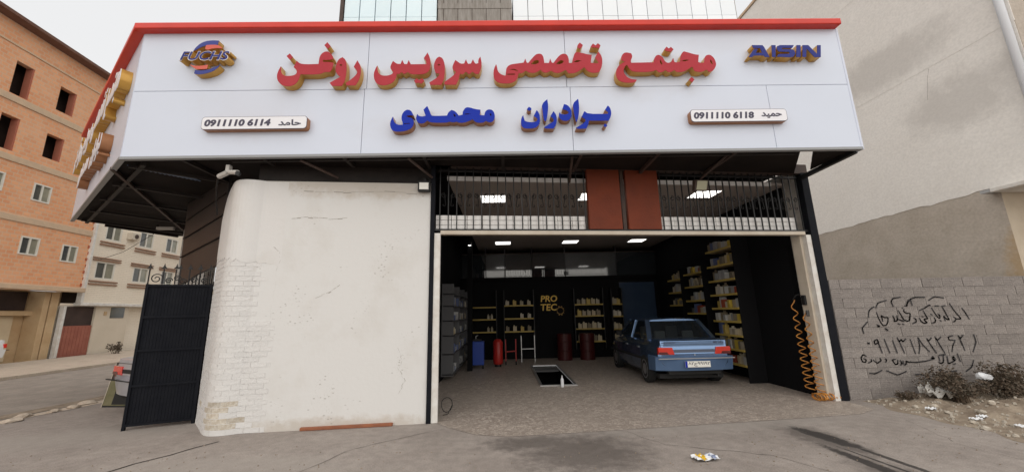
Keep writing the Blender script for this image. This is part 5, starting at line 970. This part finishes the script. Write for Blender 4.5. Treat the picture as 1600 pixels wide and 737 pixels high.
leafy('shrub', 'dusty dark shrub on rubble under the middle of the graffiti', (7.3, 6.3, .06), .60, .36, .42, 3300, .042, tw=190)
leafy('shrub', 'larger dark shrub on rubble near the right edge of the photo', (8.05, 6.15, .06), .54, .42, .50, 3900, .042, tw=200)
leafy('shrub', 'small dark weed clump at the left end of the rubble', (6.52, 6.42, .05), .16, .14, .14, 500, .035, tw=16, cat='weed')
# ============================================================ BLOCK WALL WITH GRAFFITI
BW = thing('block_wall', 'bare grey concrete block wall with black spray painted graffiti', 'wall', (5.92, 6.80, 0))
WX = 9.5
MB().box(0, WX, .006, .18, 0, 2.06).build('mortar_bed', 'blockmortar', BW)
bw_, bh_ = .385, .172; bms = []
for v in range(4):
    mb = MB(); j = lambda: U(-.004, .004)
    mb.hexa([(.004+j(), 0, .005), (bw_-.006+j(), 0, .005+j()), (bw_-.006, .1, .005), (.004, .1, .005), (.004+j(), 0, bh_-.006+j()), (bw_-.006+j(), 0, bh_-.006+j()), (bw_-.006, .1, bh_-.006), (.004, .1, bh_-.006)])
    bms.append(mb.mesh('block', MT['block']))
for r in range(12):
    x = -(bw_/2 if r % 2 else 0)
    while x < WX - bw_:
        if x >= -.0 or True:
            if x < 0: o = link('block', MB().box(.003, bw_/2-.006, 0, .1, .005, bh_-.006).mesh('block', MT['block']), BW, loc=(0, U(-.004,.004), r*bh_))
            else: o = link('block', random.choice(bms), BW, loc=(x, U(-.005,.004), r*bh_)); 
        x += bw_
gf = MB()
def smooth_open(p):
    if len(p) < 3: return p
    o = [tuple(p[0])]
    for i in range(1, len(p)-1):
        a, b, c = Vector(p[i-1]), Vector(p[i]), Vector(p[i+1]); o.append(tuple(b*.7+a*.3)); o.append(tuple(b*.94+(a+c)*.03)); o.append(tuple(b*.7+c*.3))
    return o + [tuple(p[-1])]
for st_ in STROKES:
    st_ = smooth_open(smooth_open(st_))
    for (x0, z0), (x1, z1) in zip(st_, st_[1:]):
        d = Vector((x1-x0, z1-z0)); L_ = d.length
        if L_ < 1e-4: continue
        u = d/L_; n2 = Vector((-u.y, u.x)) * .0105; e = u*.004
        P4 = [(x0-e.x-n2.x, z0-e.y-n2.y), (x1+e.x-n2.x, z1+e.y-n2.y), (x1+e.x+n2.x, z1+e.y+n2.y), (x0-e.x+n2.x, z0-e.y+n2.y)]
        gf.add([(a-5.92, -.0085, b) for a, b in P4], [(0, 1, 2, 3)])
gf.build('graffiti', 'spray', BW, fix=False)
# ============================================================ RIGHT BUILDING  (frame: +x towards the camera along the side wall, +y into the building)
RB = thing('rendered_building', 'tall pale rendered building flank rising above the block wall', 'building', (9.9, 7.0, 0), math.atan2(-.999, .042))
HR = 12.95
MB().quad((-40,0,0),(.02,0,0),(.02,0,3.82),(-40,0,3.82)).quad((-40,0,3.82),(.9,0,3.82),(.9,0,HR),(-40,0,HR)).quad((-40,0,HR),(.9,0,HR),(.9,12,HR),(-40,12,HR)).quad((.9,0,3.82),(.9,12,3.82),(.9,12,HR),(.9,0,HR)).build('side_wall', 'sidelow', RB, fix=False)
MB().quad((.02,0,0),(.02,12,0),(.02,12,3.82),(.02,0,3.82))  .build('ground_floor_front', mat('beige_render', (.60, .52, .41), (.52, .44, .34), 2, .85), RB, fix=False)
# render coats, proud of the base wall, with ragged lower edges
def coat(za, zb, y, xa, xb, jag, nm, m, slope=0):
    mb = MB(); n = 70; prev = None
    for i in range(n+1):
        x = xa + (xb-xa)*i/n; z = za + slope*i/n + U(-jag, jag); cur = ((x, -y, z), (x, -y, zb), (x, .0, z))
        if prev: mb.quad(prev[0], cur[0], cur[1], prev[1]); mb.quad(prev[2], cur[2], cur[0], prev[0])
        prev = cur
    mb.quad((xb,-y,za+slope),(xb,0,za+slope),(xb,0,zb),(xb,-y,zb))
    return mb.build(nm, m, RB, fix=False)
coat(3.62, 6.93, .010, -12, .02, .03, 'render_coat', 'sidewall', .22); coat(3.85, 6.93, .0098, .0201, .89, .0, 'render_coat', 'sidewall')
coat(6.92, 9.9, .014, -12, .9, .006, 'render_coat', 'sidewall'); coat(9.89, HR-.02, .018, -12, .9, .006, 'render_coat', 'sidewall')
ck = MB(); zc_ = 6.9; xc = -.55
for k in range(5):
    x2 = xc + U(-.05, .02) - .0; z2 = zc_ - .14; ck.quad((xc-.004, -.0108, zc_), (xc+.004, -.0108, zc_), (x2+.003, -.0108, z2), (x2-.003, -.0108, z2)); xc, zc_ = x2, z2
ck.build('crack', 'hair', RB, fix=False)
MB().box(.05, 1.3, -.28, 3, 3.72, 3.80).build('ledge', 'whitetrim', RB, bevel=.01); MB().box(-.1, .05, -.28, .0, 3.73, 3.79).build('ledge', 'steel', RB)
MB().box(-40, .95, -.06, .0, HR, HR+.1).build('parapet_cap', 'band', RB)
MB().tube([(.82, -.09, 3.9), (.82, -.09, HR)], .062, 14).build('drain_pipe', 'pipe', RB, smooth=True)
# ============================================================ BACKGROUND TOWER
TW = thing('tall_building', 'tall pale glazed building with raw concrete core behind the sign', 'building', (0, 24, 0))
TW.location = (0, 24, 0)
MB().box(-11.6, -4.7, .3, 8, 0, 30).box(.98, 18, .3, 8, 0, 26).build('frame', 'core', TW)
MB().box(-4.6, .86, -.1, 8, 0, 30).build('concrete_core', 'core', TW)
for z in (23.7, 25.2, 22.2): MB().box(-4.62, .88, -.13, -.1, z, z+.45).build('core_band', 'core', TW)
for i in range(5): MB().box(-4.6+i*1.05+.4, -4.57+i*1.05+.4, -.12, -.1, 20, 29).build('core_joint', 'hole', TW)
pmA = MB().box(.012, 1.10-.012, 0, .25, .012, 2.0-.012).mesh('glazing_panel', MT['clad']); pmB = MB().box(.012, 1.10-.012, 0, .25, .012, 2.0-.012).mesh('cladding_panel', MT['cladwhite'])
for j in range(5):
    for i in range(6): link('glazing_panel', pmA, TW, loc=(-11.5+i*1.14, -.02+U(-.005,.005), 20+2*j-.9))
    for i in range(15): 
        if j < 3 : link('cladding_panel', pmB, TW, loc=(.95+i*1.12, -.02+U(-.005,.005), 20+2*j-.9))
MB().box(-11.8, -11.55, -.1, .3, 0, 30).build('corner_column', 'rust', TW)
# ============================================================ LITTER, RUBBLE
def rock(name, loc, s, label, m='stone', cat='stone', group=None, flat=.7):
    bm = bmesh.new(); bmesh.ops.create_icosphere(bm, subdivisions=2, radius=1)
    for v in bm.verts: v.co *= U(.78, 1.12)
    for v in bm.verts: v.co.x *= s; v.co.y *= s*U(.75, .85); v.co.z *= s*flat
    me = bpy.data.meshes.new(name); bm.to_mesh(me); bm.free(); me.materials.append(MT[m] if isinstance(m, str) else m); o = bpy.data.objects.new(name, me); C.objects.link(o); o.location = loc; o.rotation_euler = (0, 0, U(0, 6)); return tag(o, label, cat, group)
rock('stone', (8.82, 6.3, .25), .14, 'tan round stone at the far right under the block wall')
rock('stone', (9.15, 6.5, .28), .2, 'flat brown slab of rubble at the right edge behind the tan stone', 'dirt', flat=.4)
rock('stone', (6.75, 6.15, .05), .12, 'brownish lump of rubble left of the grey plastic bag', 'dirt')
for iq, (x, y, s) in enumerate(sorted(((6.3, 6.1, .05), (6.2, 5.85, .035), (6.22, 5.3, .04), (6.12, 5.1, .05), (6.4, 5.75, .04), (6.5, 6.0, .05), (6.28, 5.6, .03), (6.9, 5.6, .05), (7.2, 5.7, .04), (6.6, 5.5, .05), (6.1, 4.8, .04), (7.4, 5.5, .06)), key=lambda q: q[1])):
    rock('stone', (x, y, vz(x, y)+.01), s, 'pale rubble stone on the dirt verge, %s nearest to the camera' % ORD[iq], group='rubble stones along the verge')
gr = MB()
for i in range(900):
    x = 6.05 + 3.6*rnd()**1.5; y = U(3.6, 6.7); z = vz(x, y); s = U(.008, .028); a = U(0, 3)
    gr.hexa([(x+s*math.cos(a+q)*(.7 if k else 1), y+s*math.sin(a+q)*(.7 if k else 1), z-.005+k*s) for k in (0, 1) for q in (0, 1.5, 3.1, 4.6)])
tag(gr.build('gravel', 'stone'), 'loose gravel and rubble crumbs strewn over the dirt verge', 'gravel', kind='stuff')
def sheetbit(name, loc, w_, h_, label, m, cat='litter', group=None, rz=0, amp=.02):
    mb = MB(); n = 6; ids = {}
    for i in range(n+1):
        for j in range(n+1): ids[i,j] = len(mb.v); mb.v.append(((i/n-.5)*w_, (j/n-.5)*h_, .012+amp*(math.sin(i*1.9+j)+math.sin(j*2.3-i*.7)+1.6)*.5*U(.7,1.1)))
    for i in range(n):
        for j in range(n): mb.f.append((ids[i,j], ids[i+1,j], ids[i+1,j+1], ids[i,j+1]))
    o = mb.build(name, m, None, fix=False, loc=loc); o.rotation_euler = (0, 0, rz); so = o.modifiers.new('solid', 'SOLIDIFY'); so.thickness = .003; return tag(o, label, cat, group) if label else o
sheetbit('plastic_bag', (6.9, 6.3, .12), .34, .22, 'crumpled grey translucent plastic bag left of the shrubs', 'bagclear', rz=-.3, amp=.12)
rock('plastic_ball', (7.72, 6.28, .42), .10, 'white plastic ball lying on top of the shrubs', 'plastic', 'litter')
sheetbit('plastic_bag', (8.05, 5.35, .13), .42, .12, 'long white plastic bag at the right edge of the photo', 'plastic', rz=-.1, amp=.05)
for (x, y, r, lab) in ((6.38, 5.95, .3, 'white paper scrap on the verge edge nearest the grey bag'), (6.36, 5.38, .1, 'white paper scrap on the verge edge below the shrubs'), (6.5, 5.42, .5, 'bluish plastic scrap beside the white paper below the shrubs'), (6.55, 5.05, -.2, 'thin white scrap nearest the camera on the verge')):
    sheetbit('paper_scrap', (x, y, vz(x, y)+.005), .13, .05, lab, 'plastic', rz=r-.4)
pb = MB()
for i in range(700):
    x, y = U(-8, 6), 2.6 + 3.6*rnd()
    if y > 5.3 and x > -1.2: y = U(2.6, 5.3)
    if y > 5.4: y -= 1.2
    s = U(.003, .009); a = U(0, 3)
    pb.hexa([(x+s*math.cos(a+q)*(.7 if k else 1), y+s*math.sin(a+q)*(.7 if k else 1), .001+k*s) for k in (0, 1) for q in (0, 1.5, 3.1, 4.6)])
tag(pb.build('grit', 'dirt'), 'loose grit and pebbles scattered over the concrete apron', 'grit', kind='stuff')
def crack(pts, w_):
    mb = MB(); P_ = [Vector(pts[0])]
    for a, b in zip(pts, pts[1:]):
        a, b = Vector(a), Vector(b); n = max(2, int((b-a).length/.12))
        for k in range(1, n+1): P_.append(a + (b-a)*k/n + Vector((U(-.02,.02), U(-.02,.02))))
    for a, b in zip(P_, P_[1:]):
        d = (b-a).normalized(); nn = Vector((-d.y, d.x))*w_*U(.6,1.3); mb.quad((a.x-nn.x, a.y-nn.y, .003), (a.x+nn.x, a.y+nn.y, .003), (b.x+nn.x, b.y+nn.y, .003), (b.x-nn.x, b.y-nn.y, .003))
    struct(mb.build('ground_crack', 'dirtdark', fix=False))
MT['dirtdark'] = mat('crack_dirt', (.10, .085, .075), None, rough=1)
crack([(5.6, 5.6), (5.2, 4.6), (5.4, 3.8)], .002); crack([(-1.0, 5.75), (-1.9, 5.1), (-2.3, 4.2), (-2.0, 3.4)], .0035); crack([(1.6, 5.45), (1.9, 4.9), (2.9, 4.5), (3.3, 3.8)], .003)
pk = thing('crushed_packet', 'crushed white and yellow packet lying on the concrete in front', 'packet', (2.13, 4.42, .004), .12)
sheetbit('body', (0,0,0), .26, .13, None, 'plastic').parent = pk
sheetbit('yellow_band', (-.045, 0, .004), .06, .132, None, 'yellowlit', amp=.022).parent = pk; sheetbit('blue_band', (.075, 0, .004), .05, .132, None, mat('pale_blue_print', (.30, .35, .50), None), amp=.022).parent = pk
# broken pavement chunks along the near gutter
for i in range(14):
    y = 5.6 + i*.32; x = -8.35 + U(-.14, .14)
    rock('kerb_stone', (x, y, .02), U(.07, .15), 'broken kerb piece along the near gutter, %s counting away from the camera' % ORD[i], 'pavement', 'kerb stone', 'broken kerb pieces along the near gutter', flat=.35)
sc.cycles.max_bounces = 6; sc.cycles.diffuse_bounces = 3; sc.cycles.glossy_bounces = 3
